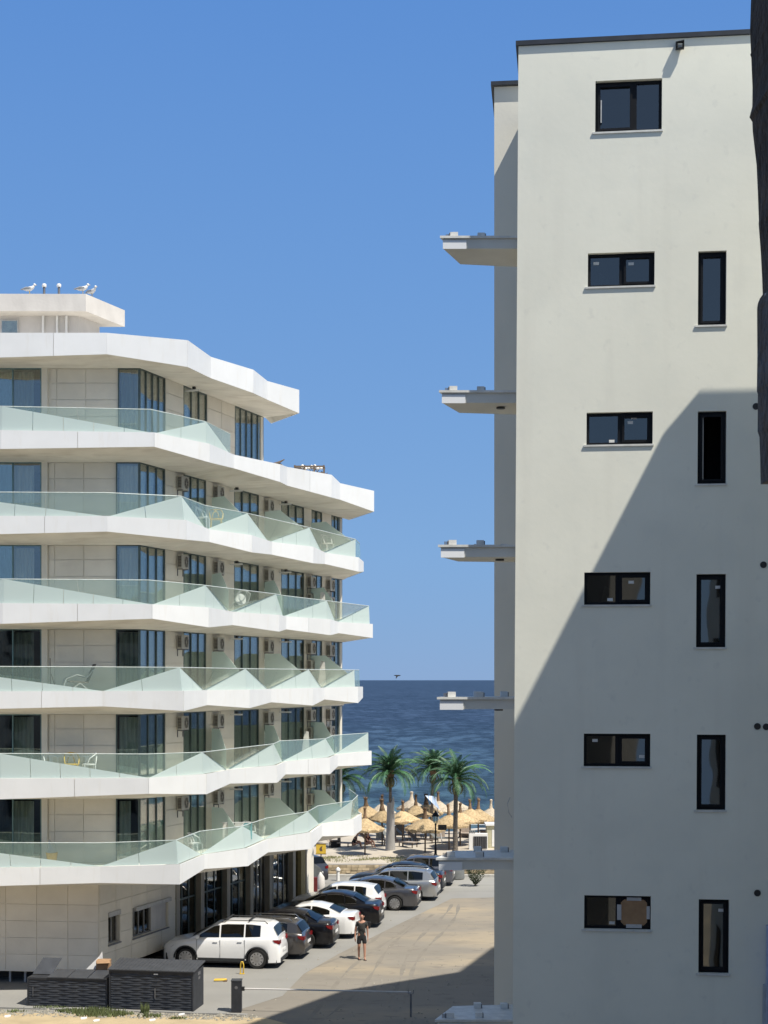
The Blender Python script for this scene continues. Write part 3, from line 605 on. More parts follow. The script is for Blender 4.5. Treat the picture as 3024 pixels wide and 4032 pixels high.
for L, vs_ in FAS.items():
    top = []; bot = []; tt = []
    for (u, vt, vb, c) in vs_:
        p, t = vpos(u, vt, c); q = P(u, vb, p.y); top.append(p); bot.append(q); tt.append(t)
    tend = YE6+.15 if L == 7 else YE+.15
    # closing point beyond the wall end
    e = S(tend, top[-1].z, .25); top.append(e); bot.append(Vector((e.x,e.y,bot[-1].z))); tt.append(tend)
    zw = ZF[L] - .77
    inner = []
    for i, p in enumerate(top):
        if i == 0: inner.append(Fr(XL, zw)); continue
        t = (p-LC).dot(ld)
        tp = max(0, min(tend, t)) if (p-LC).dot(ld) > 0 else None
        if tp is None: inner.append(Fr(min(p.x, LC.x), zw))
        else: inner.append(S(tp, zw))
    # ensure the building corner is in the inner line
    n = len(top); mb = MB(); base = len(mb.v)
    mb.v += [tuple(p) for p in top] + [tuple(p) for p in bot] + [tuple(p) for p in inner]
    zi = ZF[L] - .03
    back = [Vector((p.x,p.y,zi)) for p in inner]; mb.v += [tuple(p) for p in back]
    for i in range(n-1):
        mb.f += [(i,i+1,n+i+1,n+i)]
        # soffit in two facets per run: gives the folded look
        mb.f += [(n+i,n+i+1,2*n+i+1),(n+i,2*n+i+1,2*n+i)] if vs_[min(i,len(vs_)-1)][3]=='O' else [(n+i,n+i+1,2*n+i),(n+i+1,2*n+i+1,2*n+i)]
        mb.f += [(i,i+1,3*n+i+1),(i,3*n+i+1,3*n+i)]
    # inside part of the floor slab, between inner line and 4 m behind it
    deep = []
    for p in inner:
        onf = p.y <= LC.y+.01
        deep.append(Vector((min(p.x,LC.x-4.2),p.y+4.5,0)) if onf else Vector((p.x,p.y,0))-ln*4.2+Vector((0,0 if p.y>57 else 57.0-p.y,0))*0)
    b2 = len(mb.v); mb.v += [(p.x,p.y,zw) for p in deep] + [(p.x,p.y,zi) for p in deep]
    for i in range(n-1):
        mb.f += [(2*n+i,2*n+i+1,b2+i+1,b2+i),(3*n+i,3*n+i+1,b2+n+i+1,b2+n+i)]
    mb.f += [(n-1,2*n-1,3*n-1,4*n-1)]
    mesh_o = mb.build('roof_slab' if L == 7 else 'balcony_slab', M['soffit'], hot)
    # fascia panels proud of the slab edge, small open joints
    for i in range(n-1):
        if i == n-2 and (top[i+1]-top[i]).length < .3: continue
        k = panelise(top[i], top[i+1]); a0, a1, b0, b1 = top[i], top[i+1], bot[i], bot[i+1]
        dr = (a1-a0); hd = Vector((dr.x,dr.y,0)).normalized(); nrm = Vector((hd.y,-hd.x,0))
        for j in range(k):
            g = .009/max(dr.length,.1); f0_, f1_ = j/k + g*(j>0), (j+1)/k - g*(j<k-1)
            q = MB(); up = Vector((0,0,.035))
            q.slab([b0.lerp(b1,f0_)-Vector((0,0,.01)), b0.lerp(b1,f1_)-Vector((0,0,.01)), a0.lerp(a1,f1_)+up, a0.lerp(a1,f0_)+up], nrm*.022)
            q.v = [(x+nrm.x*.002,y+nrm.y*.002,z) for x,y,z in q.v]
            q.build('fascia_panel', M['fascia'], mesh_o)
    # ---- glass railing
    if L in RAIL:
        rt = RAIL[L]; idx = sorted(rt); ins = []
        for i in idx:
            # inset towards the building
            p = top[i]; m_ = (Vector((0,1,0)) if tt[i] is None else -ln)
            if tt[i] is not None and tt[i] < .8: m_ = (Vector((0,1,0))-ln).normalized()
            q = p + m_*.13; q.z = p.z + .03; ins.append(q)
        tops = []
        for a, i in enumerate(idx):
            tops.append(P(rt[i][0], rt[i][1], ins[a].y) if rt[i] else None)
        for a in range(len(idx)):
            if tops[a] is None:
                pr, nx = tops[a-1], tops[a+1]; f = (ins[a]-ins[a-1]).length/((ins[a]-ins[a-1]).length+(ins[a+1]-ins[a]).length)
                tops[a] = pr.lerp(nx, f)
        rail = MB(); rail.tube(tops, .016, 6); ro = rail.build('railing', M['hand'], hot)
        cls = [vs_[i][3] for i in idx]
        for a in range(len(idx)-1):
            b0, b1, t0, t1 = ins[a], ins[a+1], tops[a], tops[a+1]
            ca, cb = cls[a], cls[a+1]
            if cb == 'E' or (L == 6 and False):
                q = MB(); q.slab([b0,b1,t1,t0], ln*.012); q.build('glass_pane', M['clear'], ro); continue
            d0, d1 = (t0, b1) if ca == 'O' else (b0, t1)          # the fold line
            Ln = (b1-b0).length; k = max(1, round(Ln/1.08)) if tt[idx[a]] is None or Ln > 2.6 else 1
            hd = Vector(((b1-b0).x,(b1-b0).y,0)).normalized(); nr = Vector((hd.y,-hd.x,0))*.012
            for j in range(k):
                g = .008/Ln; f0_, f1_ = j/k + g*(j>0), (j+1)/k - g*(j<k-1)
                pl = [b0.lerp(b1,f0_), b0.lerp(b1,f1_), d0.lerp(d1,f1_), d0.lerp(d1,f0_)]
                if (pl[3]-pl[0]).length < .004: pl = pl[:3]
                elif (pl[2]-pl[1]).length < .004: pl = [pl[0],pl[1],pl[3]]
                q = MB(); q.slab(pl, nr); q.build('frosted_pane', M['frost'], ro)
            k2 = max(1, k//2)
            for j in range(k2):
                g = .006/Ln; f0_, f1_ = j/k2 + g*(j>0), (j+1)/k2 - g*(j<k2-1)
                pl = [d0.lerp(d1,f0_), d0.lerp(d1,f1_), t0.lerp(t1,f1_), t0.lerp(t1,f0_)]
                if (pl[3]-pl[0]).length < .02: pl = pl[:3]
                elif (pl[2]-pl[1]).length < .02: pl = [pl[0],pl[1],pl[3]]
                q = MB(); q.slab(pl, nr); q.build('glass_pane', M['clear'], ro)
        if L == 1:     # return rail at the sea end
            p = S(YE+.1, 0, .3); q = MB(); a0 = ins[-1]; a1 = Vector((p.x,p.y,a0.z)); z1 = tops[-1]
            q.slab([a0,a1,Vector((a1.x,a1.y,z1.z)),z1], (0,.012,0)); q.build('glass_pane', M['clear'], ro)
            MB().tube([z1,Vector((a1.x,a1.y,z1.z))], .016, 6).build('handrail', M['hand'], ro)
        # dividers between the flats
        if L <= 5:
            ends = [5,7,9]
            for uw, ei in zip((832,1040,1222), ends):
                zf = ZF[L]; w0 = S(t_of(uw), zf); oe = ins[idx.index(ei)]; oe = Vector((oe.x,oe.y,zf)) ; w0 = w0 + ln*.02; oe = w0.lerp(oe, .93 if L in (1,3,5) else .97)
                f = .37 if L in (1,3,5) else .55; hp = 1.47; he = .55 if L in (1,3,5) else .75
                pk_ = w0.lerp(oe, f)
                q = MB(); q.slab([w0,oe,oe+Vector((0,0,he)),pk_+Vector((0,0,hp)),w0+Vector((0,0,hp))], ld*.014)
                q.build('divider', M['fin'], ro)

# ---- walls, cladding and windows per storey
def wall_piece(mb, A, B, nrm, z0, z1, th=.25):
    d = (B-A)
    if mb is None:
        mb = MB(); mb.slab([A+Vector((0,0,z0)),B+Vector((0,0,z0)),B+Vector((0,0,z1)),A+Vector((0,0,z1))], -nrm*th); mb.build('wall', M['clad'], hot); return
    mb.slab([A+Vector((0,0,z0)),B+Vector((0,0,z0)),B+Vector((0,0,z1)),A+Vector((0,0,z1))], -nrm*th)
def clad(parent, A, B, nrm, z0, z1, cols, rowh, first=None):
    """separate cladding panels with recessed joints on the wall from A to B; cols = list of fractions"""
    g = .014; z = z1; rows = []
    z = z1 - (first or rowh)
    zz = [z1]
    while z > z0+.12: zz.append(z); z -= rowh
    zz.append(z0)
    for i in range(len(zz)-1):
        for j in range(len(cols)-1):
            a = A.lerp(B, cols[j]); b = A.lerp(B, cols[j+1]); dd = (b-a).normalized()*g
            q = MB(); za, zb_ = zz[i+1]+g, zz[i]-g; pr = nrm*(.022+random.uniform(-.002,.002))
            pts = [a+dd, b-dd, b-dd, a+dd]; zsq = [za,za,zb_,zb_]
            q.slab([Vector((p.x,p.y,z_))+pr for p,z_ in zip(pts,zsq)], -pr)
            q.v = [(x+nrm.x*.001,y+nrm.y*.001,z_) for x,y,z_ in q.v]
            q.build('cladding_panel', M['clad'], parent)
def win(A, B, nrm, z0, z1, mull, fr='frame', pane='pane', curt=None, trans=None, fw=.036):
    """floor-to-ceiling window from A to B; mull = fractions of the mullions"""
    f = MB(); d = (B-A).normalized(); Lw = (B-A).length; up = Vector((0,0,1))
    def bar(x0,x1,za,zb_,th=.08): f.slab([A+d*x0+up*za,A+d*x1+up*za,A+d*x1+up*zb_,A+d*x0+up*zb_], -nrm*th)
    bar(0,Lw,z0,z0+fw); bar(0,Lw,z1-fw,z1); bar(0,fw,z0+fw+.001,z1-fw-.001); bar(Lw-fw,Lw,z0+fw+.001,z1-fw-.001)
    for m_ in mull: bar(Lw*m_-fw*.6,Lw*m_+fw*.6,z0+fw+.001,z1-fw-.001)
    if trans:
        xs = [fw]+[Lw*m_ for m_ in mull]+[Lw-fw]
        for i in range(len(xs)-1): bar(xs[i]+.04,xs[i+1]-.04,z0+(z1-z0)*trans-.03,z0+(z1-z0)*trans+.03,.07)
    o = f.build('window', M[fr], hot)
    xs = [fw]+[Lw*m_ for m_ in mull]+[Lw-fw]
    for i in range(len(xs)-1):
        a, b = xs[i]+.001+(fw*.6 if i else 0), xs[i+1]-.001-(fw*.6 if i < len(xs)-2 else 0)
        q = MB(); jit = nrm*random.uniform(-.006,.006)
        q.slab([A+d*a+up*(z0+fw)-nrm*.03,A+d*b+up*(z0+fw)-nrm*.03+jit,A+d*b+up*(z1-fw)-nrm*.03+jit,A+d*a+up*(z1-fw)-nrm*.03], -nrm*.014); q.build('pane', M[pane], o)
    if curt:
        for (c0, c1, mt) in curt:
            x0, x1 = fw+(Lw-2*fw)*c0, fw+(Lw-2*fw)*c1; nn = max(6, int((x1-x0)/.05)); vs = []; fs = []
            ph = random.random()*6
            for i in range(nn+1):
                x = x0+(x1-x0)*i/nn; off = .13+.035*math.sin(i*1.9+ph)+.012*math.sin(i*.7)
                for z in (z0+.04,z1-.1): p = A+d*x-nrm*off+up*z; vs.append(p)
            for i in range(nn): fs.append((2*i,2*i+2,2*i+3,2*i+1))
            q = MB(); q.add(vs, fs); q.build('curtain', M[mt], o, 50)
    return o
Zup = Vector((0,0,1)); fn = Vector((0,-1,0))
core = MB()
for L in (1,2,3,4,5,6):
    z0 = ZF[L]-.03; z1 = ZF[L+1]-.77
    tE = YE6 if L == 6 else YE
    wl_ = None
    xw = fx(456 if L < 6 else 464); xa = fx(190 if L < 6 else 198); xg = fx(163)
    # front: window | return | cladding | corner window
    cp = random.choice
    win(Fr(XL,0), Fr(xg,0), fn, z0, z1, [ (XL-fx(50))/(XL-xg), (XL-fx(-90))/(XL-xg), (XL-fx(-230))/(XL-xg)], fr='frame_l', curt=[(.0,.62,'curtain' if L in (3,4,5,6) else 'curtain_d'),(.66,.98,'curtain' if L in (4,5) else 'curtain_d')])
    wall_piece(wl_, Fr(xg+.002,0), Fr(fx(187),0), fn, z0, z1)
    wall_piece(wl_, Fr(fx(187),0,-.10), Fr(xw,0,-.10), fn, z0, z1)
    clad(hot, Fr(xa,0,-.10), Fr(xw,0,-.10), fn, z0, z1, [0,.09,.52,1], .573, .50+.06*(L%2))
    win(Fr(xw+.002,0), Fr(LC.x-.001,0), fn, z0, z1, [], curt=[(.08,.95 if L!=1 else .6,'curtain' if L in (4,5) else 'curtain_d')])
    # side: list of (u0,u1,kind)
    if L == 6: seg = [(552,651,'w3'),(651,724,'c'),(724,815,'w2'),(815,926,'c'),(926,1038,'w4')]
    else: seg = [(552,650,'w2'),(650,724,'c'),(724,811,'w2'),(811,923,'c'),(923,1019,'w2'),(1019,1108,'c'),(1108,1197,'w2'),(1197,1228,'c'),(1228,1268,'w1'),(1268,1306,'c'),(1306,1347.5,'w2')]
    for (ua, ub, kd) in seg:
        ta = 0.002 if ua == 552 else t_of(ua); tb = min(t_of(ub), tE)
        if kd == 'c':
            wall_piece(wl_, S(ta,0,-.02), S(tb,0,-.02), ln, z0, z1)
            clad(hot, S(ta+.02,0,-.02), S(tb-.02,0,-.02), ln, z0, z1, [0,.5,1] if tb-ta > 1.6 else [0,1], .573, .5+.06*(L%2))
        else:
            n_ = int(kd[1]); cs = []
            for j in range(n_+1):
                if random.random() < .85: cs.append((j/(n_+1)+.02, (j+1)/(n_+1)-.02, 'curtain' if random.random() < (.7 if L>3 else .5) else 'curtain_d'))
            win(S(ta,0), S(tb,0), ln, z0, z1, [ (j+1)/(n_+1) for j in range(n_)], curt=cs)
    # end wall of the storey and dark room behind everything
    e = MB(); a = S(tE,0,-.001); b = a - ln*8
    wall_piece(e, a, b, ld, z0, z1); e.build('end_wall', M['clad'], hot)
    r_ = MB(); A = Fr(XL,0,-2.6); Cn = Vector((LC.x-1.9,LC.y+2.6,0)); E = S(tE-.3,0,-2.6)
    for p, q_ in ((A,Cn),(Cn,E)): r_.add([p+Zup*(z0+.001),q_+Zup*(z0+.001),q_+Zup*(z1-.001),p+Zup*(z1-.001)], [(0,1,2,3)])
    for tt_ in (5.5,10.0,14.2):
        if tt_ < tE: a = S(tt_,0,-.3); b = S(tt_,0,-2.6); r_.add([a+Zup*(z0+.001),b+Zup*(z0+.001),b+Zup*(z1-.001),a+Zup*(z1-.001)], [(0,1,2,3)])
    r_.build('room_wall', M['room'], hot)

# ---- ground floor
GC = Vector((-9.9,53.4,0)); gdir = Vector((.315,.949,0)); gn = Vector((.949,-.315,0)); gf = Vector((-.993,.118,0)); gfn = Vector((-.118,-.993,0))
zg0, zg1 = .42, ZF[1]-.77
mb = MB(); Bg = GC + gf*12
wall_piece(mb, Bg, GC, gfn, zg0, zg1, .3)
def gt(u):
    k = (u-UC)/FP; return (k*GC.y-GC.x)/(gdir.x-k*gdir.y)
def GS(t, z=0, o=0): return GC + gdir*t + gn*o + Vector((0,0,z))
def ghz(t, v):      # world height seen at picture row v on the side wall
    p = GS(t); return H-(v-VH)/FP*p.y
t_sh = gt(690); t_end = gt(1153)
# side wall with two windows
wa = (gt(425),gt(470)); wa_z = (ghz(gt(447),3713),ghz(gt(447),3590)); wbx = (gt(521),gt(660)); wb_z = (ghz(gt(590),3672),ghz(gt(590),3556))
mbh = MB(); holed_wall(mbh, lambda s,z,d: GS(s,z,-d), 0, t_sh, zg0, zg1, [(wa[0],wa[1],wa_z[0],wa_z[1]),(wbx[0],wbx[1],wb_z[0],wb_z[1])], .2)
mb.v_off = 0
mb.add(mbh.v, mbh.f); mb.build('ground_floor_wall', M['clad'], hot)
cols = [0]+[ (i)/11 for i in range(1,12)]
rows_z1 = H-(3559-VH)/FP*53.7
def clad_grid(A, B, nrm, zt, zb_, xs, rowz, holes=()):
    d = (B-A).normalized(); Lw = (B-A).length; g = .010
    for i in range(len(rowz)-1):
        for j in range(len(xs)-1):
            a, b, z1_, z0_ = xs[j]+g, xs[j+1]-g, rowz[i]-g, rowz[i+1]+g
            pcs = [(a,b,z0_,z1_)]
            for (h0,h1,h2,h3) in holes:
                nw = []
                for (p,q_,r,s_) in pcs:
                    if q_ <= h0 or p >= h1 or s_ <= h2 or r >= h3: nw.append((p,q_,r,s_)); continue
                    if p < h0: nw.append((p,h0,r,s_))
                    if q_ > h1: nw.append((h1,q_,r,s_))
                    if r < h2: nw.append((max(p,h0),min(q_,h1),r,h2))
                    if s_ > h3: nw.append((max(p,h0),min(q_,h1),h3,s_))
                pcs = nw
            for (p,q_,r,s_) in pcs:
                if q_-p < .03 or s_-r < .03: continue
                m_ = MB(); pr = nrm*(.02+random.uniform(-.0015,.0015))
                m_.slab([A+d*p+Zup*r+pr, A+d*q_+Zup*r+pr, A+d*q_+Zup*s_+pr, A+d*p+Zup*s_+pr], -pr)
                m_.v = [(x+nrm.x*.001,y+nrm.y*.001,z) for x,y,z in m_.v]; m_.build('cladding_panel', M['clad'], hot)
rows = [zg1, rows_z1, rows_z1-.585, rows_z1-1.17, rows_z1-1.755, zg0]
clad_grid(GC, GC+gf*12, gfn, 0, 0, [0,1.1,2.22,3.34,4.46,5.58,6.7,7.8,8.9,10,11,12], rows)
hs = [(wa[0]-.02,wa[1]+.02,wa_z[0]-.02,wa_z[1]+.02),(wbx[0]-.02,wbx[1]+.02,wb_z[0]-.02,wb_z[1]+.02)]
ncol = int(t_sh/1.1); clad_grid(GC, GS(t_sh), gn, 0, 0, [t_sh*i/ncol for i in range(ncol+1)], rows, hs)
def gwin(t0, t1, z0, z1, mull, trans=None, fr='grey', pane='shop_pane', fw=.05, off=-.12):
    A = GS(t0,0,off); B = GS(t1,0,off); return win(A, B, gn, z0, z1, mull, fr=fr, pane=pane, trans=trans, fw=fw)
M['frame_w'] = mat('pale_frame', (.30,.29,.27), .5, metal=.3)
w_ = gwin(wa[0],wa[1],wa_z[0],wa_z[1]-.14,[.55],fr='frame_w')
q = MB(); q.slab([GS(wa[0]-.02,wa_z[1]-.14,-.1),GS(wa[1]+.02,wa_z[1]-.14,-.1),GS(wa[1]+.02,wa_z[1]+.02,-.1),GS(wa[0]-.02,wa_z[1]+.02,-.1)], gn*.16); q.build('shutter_box', M['pipe'], w_)
q = MB(); q.slab([GS(wa[0]-.04,wa_z[0]-.05,0),GS(wa[1]+.04,wa_z[0]-.05,0),GS(wa[1]+.04,wa_z[0]-.01,0),GS(wa[0]-.04,wa_z[0]-.01,0)], gn*.07); q.build('sill', M['grey'], w_)
w_ = gwin(wbx[0],wbx[0]+(wbx[1]-wbx[0])*.56,wb_z[0],wb_z[1]-.14,[.22,.45,.72],fr='frame_w')
q = MB(); q.slab([GS(wbx[0]+(wbx[1]-wbx[0])*.565,wb_z[0],-.12),GS(wbx[1],wb_z[0],-.12),GS(wbx[1],wb_z[1]-.14,-.12),GS(wbx[0]+(wbx[1]-wbx[0])*.565,wb_z[1]-.14,-.12)], gn*.05); q.build('roller_shutter', M['pent'], w_)
q = MB(); q.slab([GS(wbx[0]+.1,wb_z[1]-.12,-.1),GS(wbx[1]+.1,wb_z[1]-.12,-.1),GS(wbx[1]+.1,wb_z[1]+.02,-.1),GS(wbx[0]+.1,wb_z[1]+.02,-.1)], gn*.22); q.build('shutter_box', M['pipe'], w_)
q = MB(); q.slab([GS(wbx[0]-.04,wb_z[0]-.05,0),GS(wbx[1]+.04,wb_z[0]-.05,0),GS(wbx[1]+.04,wb_z[0]-.01,0),GS(wbx[0]-.04,wb_z[0]-.01,0)], gn*.06); q.build('sill', M['grey'], w_)
# storefront bays and pillars
pill = [690,787,890,982,1058,1150]; zs0, zs1 = .18, zg1
pw = .30; M['pillar'] = mat('pillar_render', (.42,.385,.32), .7, var=.1, scale=2)
for i, u in enumerate(pill):
    t = gt(u); q = MB(); q.slab([GS(t-.02,0,-.3),GS(t+pw,0,-.3),GS(t+pw,zs1,-.3),GS(t-.02,zs1,-.3)], gn*.36); q.build('pillar', M['pillar'], hot)
    if i < len(pill)-1:
        t1 = gt(pill[i+1])-.03
        mu = [.25,.5,.75] if i in (3,4) else [.33,.66]
        gwin(t+pw+.002, t1, zs0, zs1, mu, trans=None if i in (3,4) else .55, fr='frame' if i not in (3,4) else 'frame_w', fw=.06, off=-.16)
q = MB(); a = GS(gt(690)); 
q.slab([GS(0,0,-.9),GS(t_end,0,-.9),GS(t_end,zs0-.01,-.9),GS(0,zs0-.01,-.9)], gn*.8); q.build('plinth', M['joint'], hot)
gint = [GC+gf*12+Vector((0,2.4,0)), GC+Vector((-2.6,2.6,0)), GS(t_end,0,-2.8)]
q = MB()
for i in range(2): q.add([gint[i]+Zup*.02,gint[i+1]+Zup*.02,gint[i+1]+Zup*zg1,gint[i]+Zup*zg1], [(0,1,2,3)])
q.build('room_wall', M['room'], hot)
q = MB(); q.add([GS(0,zg1+.01,-.28),GS(t_end+2.2,zg1+.01,.0),GS(t_end+2.2,zg1+.01,-3),GC+Vector((-10,3,zg1+.01)),GC+gf*12+Zup*(zg1+.01)-gfn*.3], [(0,1,2,3,4)]); q.build('ceiling', M['soffit'], hot)
# posts under the raised front wall
for x in (22,84,-60,-130,160,240):
    t = (x-UC)/FP; p = GC+gf*((GC.x - t*53.5)/1.0)
    q = MB(); q.box(p.x-.035,p.x+.035,p.y+.25,p.y+.32,0,zg0-.002); q.build('foundation_post', M['pipe'], hot)
q = MB(); q.slab([GC-gfn*1.0,GC+gf*12-gfn*1.0,GC+gf*12-gfn*1.0+Zup*(zg0+.01),GC-gfn*1.0+Zup*(zg0+.01)], -gfn*.05); q.build('void_back', M['joint'], hot)
# entrance end: dark door, yellowish column
p0 = GS(t_end+.5); q = MB(); q.slab([GS(t_end+.32,0,-.2),GS(t_end+1.9,0,-.2),GS(t_end+1.9,zg1,-.2),GS(t_end+.32,zg1,-.2)], gn*.03); q.build('entrance_door', M['shop_pane'], hot)
q = MB(); q.prism([(p.x,p.y) for p in (GS(gt(1186)),GS(gt(1186)+.5),GS(gt(1186)+.5,0,-.4),GS(gt(1186),0,-.4))], 0, zg1); q.build('column', mat('ochre_render', (.38,.30,.14), .8), hot)
q = MB(); q.prism([(p.x,p.y) for p in (GS(gt(1208)),GS(gt(1208)+.9),GS(gt(1208)+.9,0,-.4),GS(gt(1208),0,-.4))], 0, zg1); q.build('column', M['clad'], hot)

# ---- penthouse
pc = Vector((-10.66,55.0,0)); zt = H+13.8; pt = [Vector((-24,54.9,0)), pc, pc+Vector((.98,2.45,0)), Vector((-24,57.6,0))]
q = MB(); q.prism([(p.x,p.y) for p in pt], zt-.617, zt); q.build('penthouse_roof', M['pent'], hot)
pwx = (392-UC)/FP*56.9
q = MB(); q.prism([(-24,55.75),(pwx-.55,55.75),(pwx,56.9),(-24,56.9)], ZF[7]-.5, zt-.618); q.build('penthouse_wall', M['pent'], hot)
for u in (170,225,262):
    x = (u-UC)/FP*55.7; q = MB(); q.tube([(x,55.68,ZF[7]-.1),(x,55.68,zt-.62)], .045, 8); q.build('downpipe', M['white'], hot)
x0, x1 = (8-UC)/FP*55.72, (68-UC)/FP*55.72; zz0, zz1 = H-(1312-VH)/FP*55.72-.3, H-(1264-VH)/FP*55.72
q = MB(); q.box(x0-.05,x1+.05,55.70,55.745,zz0,zz1+.05); wo = q.build('window', M['pipe'], hot)
q = MB(); q.box(x0,x1,55.685,55.697,zz0,zz1); q.build('pane', M['pane'], wo)
# roof vents
for i, u in enumerate((174,232)):
    p = P(u, 1157, 55.3); vp = thing('vent_pipe', ('left' if i == 0 else 'right')+' one of the two short grey vent pipes on the penthouse roof', 'vent pipe', (p.x,55.3,zt), 0, 'vent pipes on the penthouse roof')
    q = MB(); q.tube([(p.x,55.3,zt),(p.x,55.3,zt+.32)], .045, 8); q.build('pipe', M['grey'], vp)
    q = MB(); q.lathe([(.075,0),(.085,.05),(.07,.11),(.02,.13)], 10, (p.x,55.3,zt+.321)); q.build('cap', M['white'], vp)

# ---- air conditioners
def make_ac(label):
    t = thing('air_conditioner', label, 'air conditioner', (0,0,0), 0, 'outdoor air conditioner units on the hotel wall')
    # local: x along wall, -y outwards, origin at wall, bottom
    q = MB(); q.box(-.40,.40,-.33,-.05,0,.56); q.build('casing', M['acb'], t, world=False)
    q = MB()
    q.lathe([(.21,-.012),(.23,-.006),(.23,0)], 18, (.10,-.333,.28), 'Y'); q.build('fan_grille', M['joint'], t, world=False)
    q = MB(); q.lathe([(.215,0),(.25,-.0),(.25,-.022),(.225,-.022)], 18, (.10,-.331,.28), 'Y', caps=False); 
    for k in range(4): a = k*math.pi/4; q.obox((.10,-.349,.28),(math.cos(a)*.22,0,math.sin(a)*.22),(0,.004,0),(-math.sin(a)*.007,0,math.cos(a)*.007))
    q.build('fan_guard', M['acb'], t, world=False)
    q = MB(); q.box(-.407,-.402,-.30,-.09,.06,.50); g = q.build('side_grille', M['joint'], t, world=False)
    q = MB()
    for k in range(7): q.box(-.414,-.408,-.305,-.085,.075+k*.062,.088+k*.062)
    q.build('slat', M['acb'], g, world=False)['kind'] = 'stuff'
    for x in (-.3,.3):
        q = MB(); q.box(x-.02,x+.02,-.34,0,-.045,-.005); q.box(x-.02,x+.02,-.04,0,-.3,-.046); q.build('bracket', M['grey'], t, world=False)
    return t
ang = math.atan2(ld.y, ld.x)
ac0 = None
FLN = {5:'second',4:'third',3:'fourth',2:'fifth',1:'sixth'}
for L in (5,4,3,2,1):
    ztop_ = ZF[L+1]-.77-.12-.56
    us = [(708,0),(850,0),(1049,0),(1216,0)]
    if L < 5: us += [(1216,-.75),(1292,-.05 if L in (3,1) else 0),(1292,-.78)]
    else: us = us[:3]+[(1292,-.9)]
    names = {0:'nearest, beside the corner window',1:'above first glass divider',2:'above second glass divider',3:'upper one above third divider',4:'lower one at third divider',5:'upper one by sea end window',6:'lower one by sea end window'}
    if L == 5: names = dict(names); names[3] = 'low by sea end window'
    for j, (u, dz) in enumerate(us):
        t = t_of(u); lab = 'air conditioner on %s balcony floor down, %s' % (FLN[L], names[j])
        if ac0 is None: ac0 = make_ac(lab); o = ac0
        else: o = copy_tree(ac0); o['label'] = lab
        o.scale = (.70,.66,.88); o.location = S(t, ztop_+dz+.06, .005); o.rotation_euler = (0,0,ang+random.uniform(-.01,.01))
# lamp arms under the soffits
for L in (6,5,4,3,2,1):
    for u in ((905,1100) if L < 6 else (735,)):
        p = S(t_of(u), ZF[L+1]-.77-.16, .25); q = MB(); q.obox(p, ln*.28, ld*.035, (0,0,.03)); q.build('soffit_lamp', M['white'], hot)
        q = MB(); q.obox(p+ln*.05+Vector((0,0,.08)), ln*.05, ld*.05, (0,0,.05)); q.build('lamp_box', M['blackp'], hot)
# ------------------------------------------------------------ cars
PAINT = {}
def paint(name, c, metal=0, rough=.28, coat=1.0):
    if name not in PAINT: PAINT[name] = mat('paint_'+name, c, rough, metal=metal, var=.02, scale=1.5, coat=coat if max(c)>.05 else .5, spec=.5 if max(c)>.05 else .2)
    return PAINT[name]
M['cglass'] = glassmat('car_glass', (.10,.11,.11), .045, gmax=.7)
M['chrome'] = mat('chrome', (.65,.65,.66), .15, metal=1)
M['rim'] = mat('alloy', (.50,.50,.51), .3, metal=.7)
M['tyre'] = mat('tyre', (.018,.018,.018), .85)
M['trim'] = mat('dark_trim', (.02,.022,.024), .6)
M['red'] = mat('tail_lens', (.20,.008,.010), .2)
M['lamp'] = mat('head_lens', (.55,.57,.58), .1)
M['seatc'] = mat('car_interior', (.03,.03,.03), .8)
def interp(tab, x):
    if x <= tab[0][0]: return tab[0][1]
    for (a,b),(c,d) in zip(tab, tab[1:]):
        if x <= c: return b+(d-b)*(x-a)/(c-a)
    return tab[-1][1]
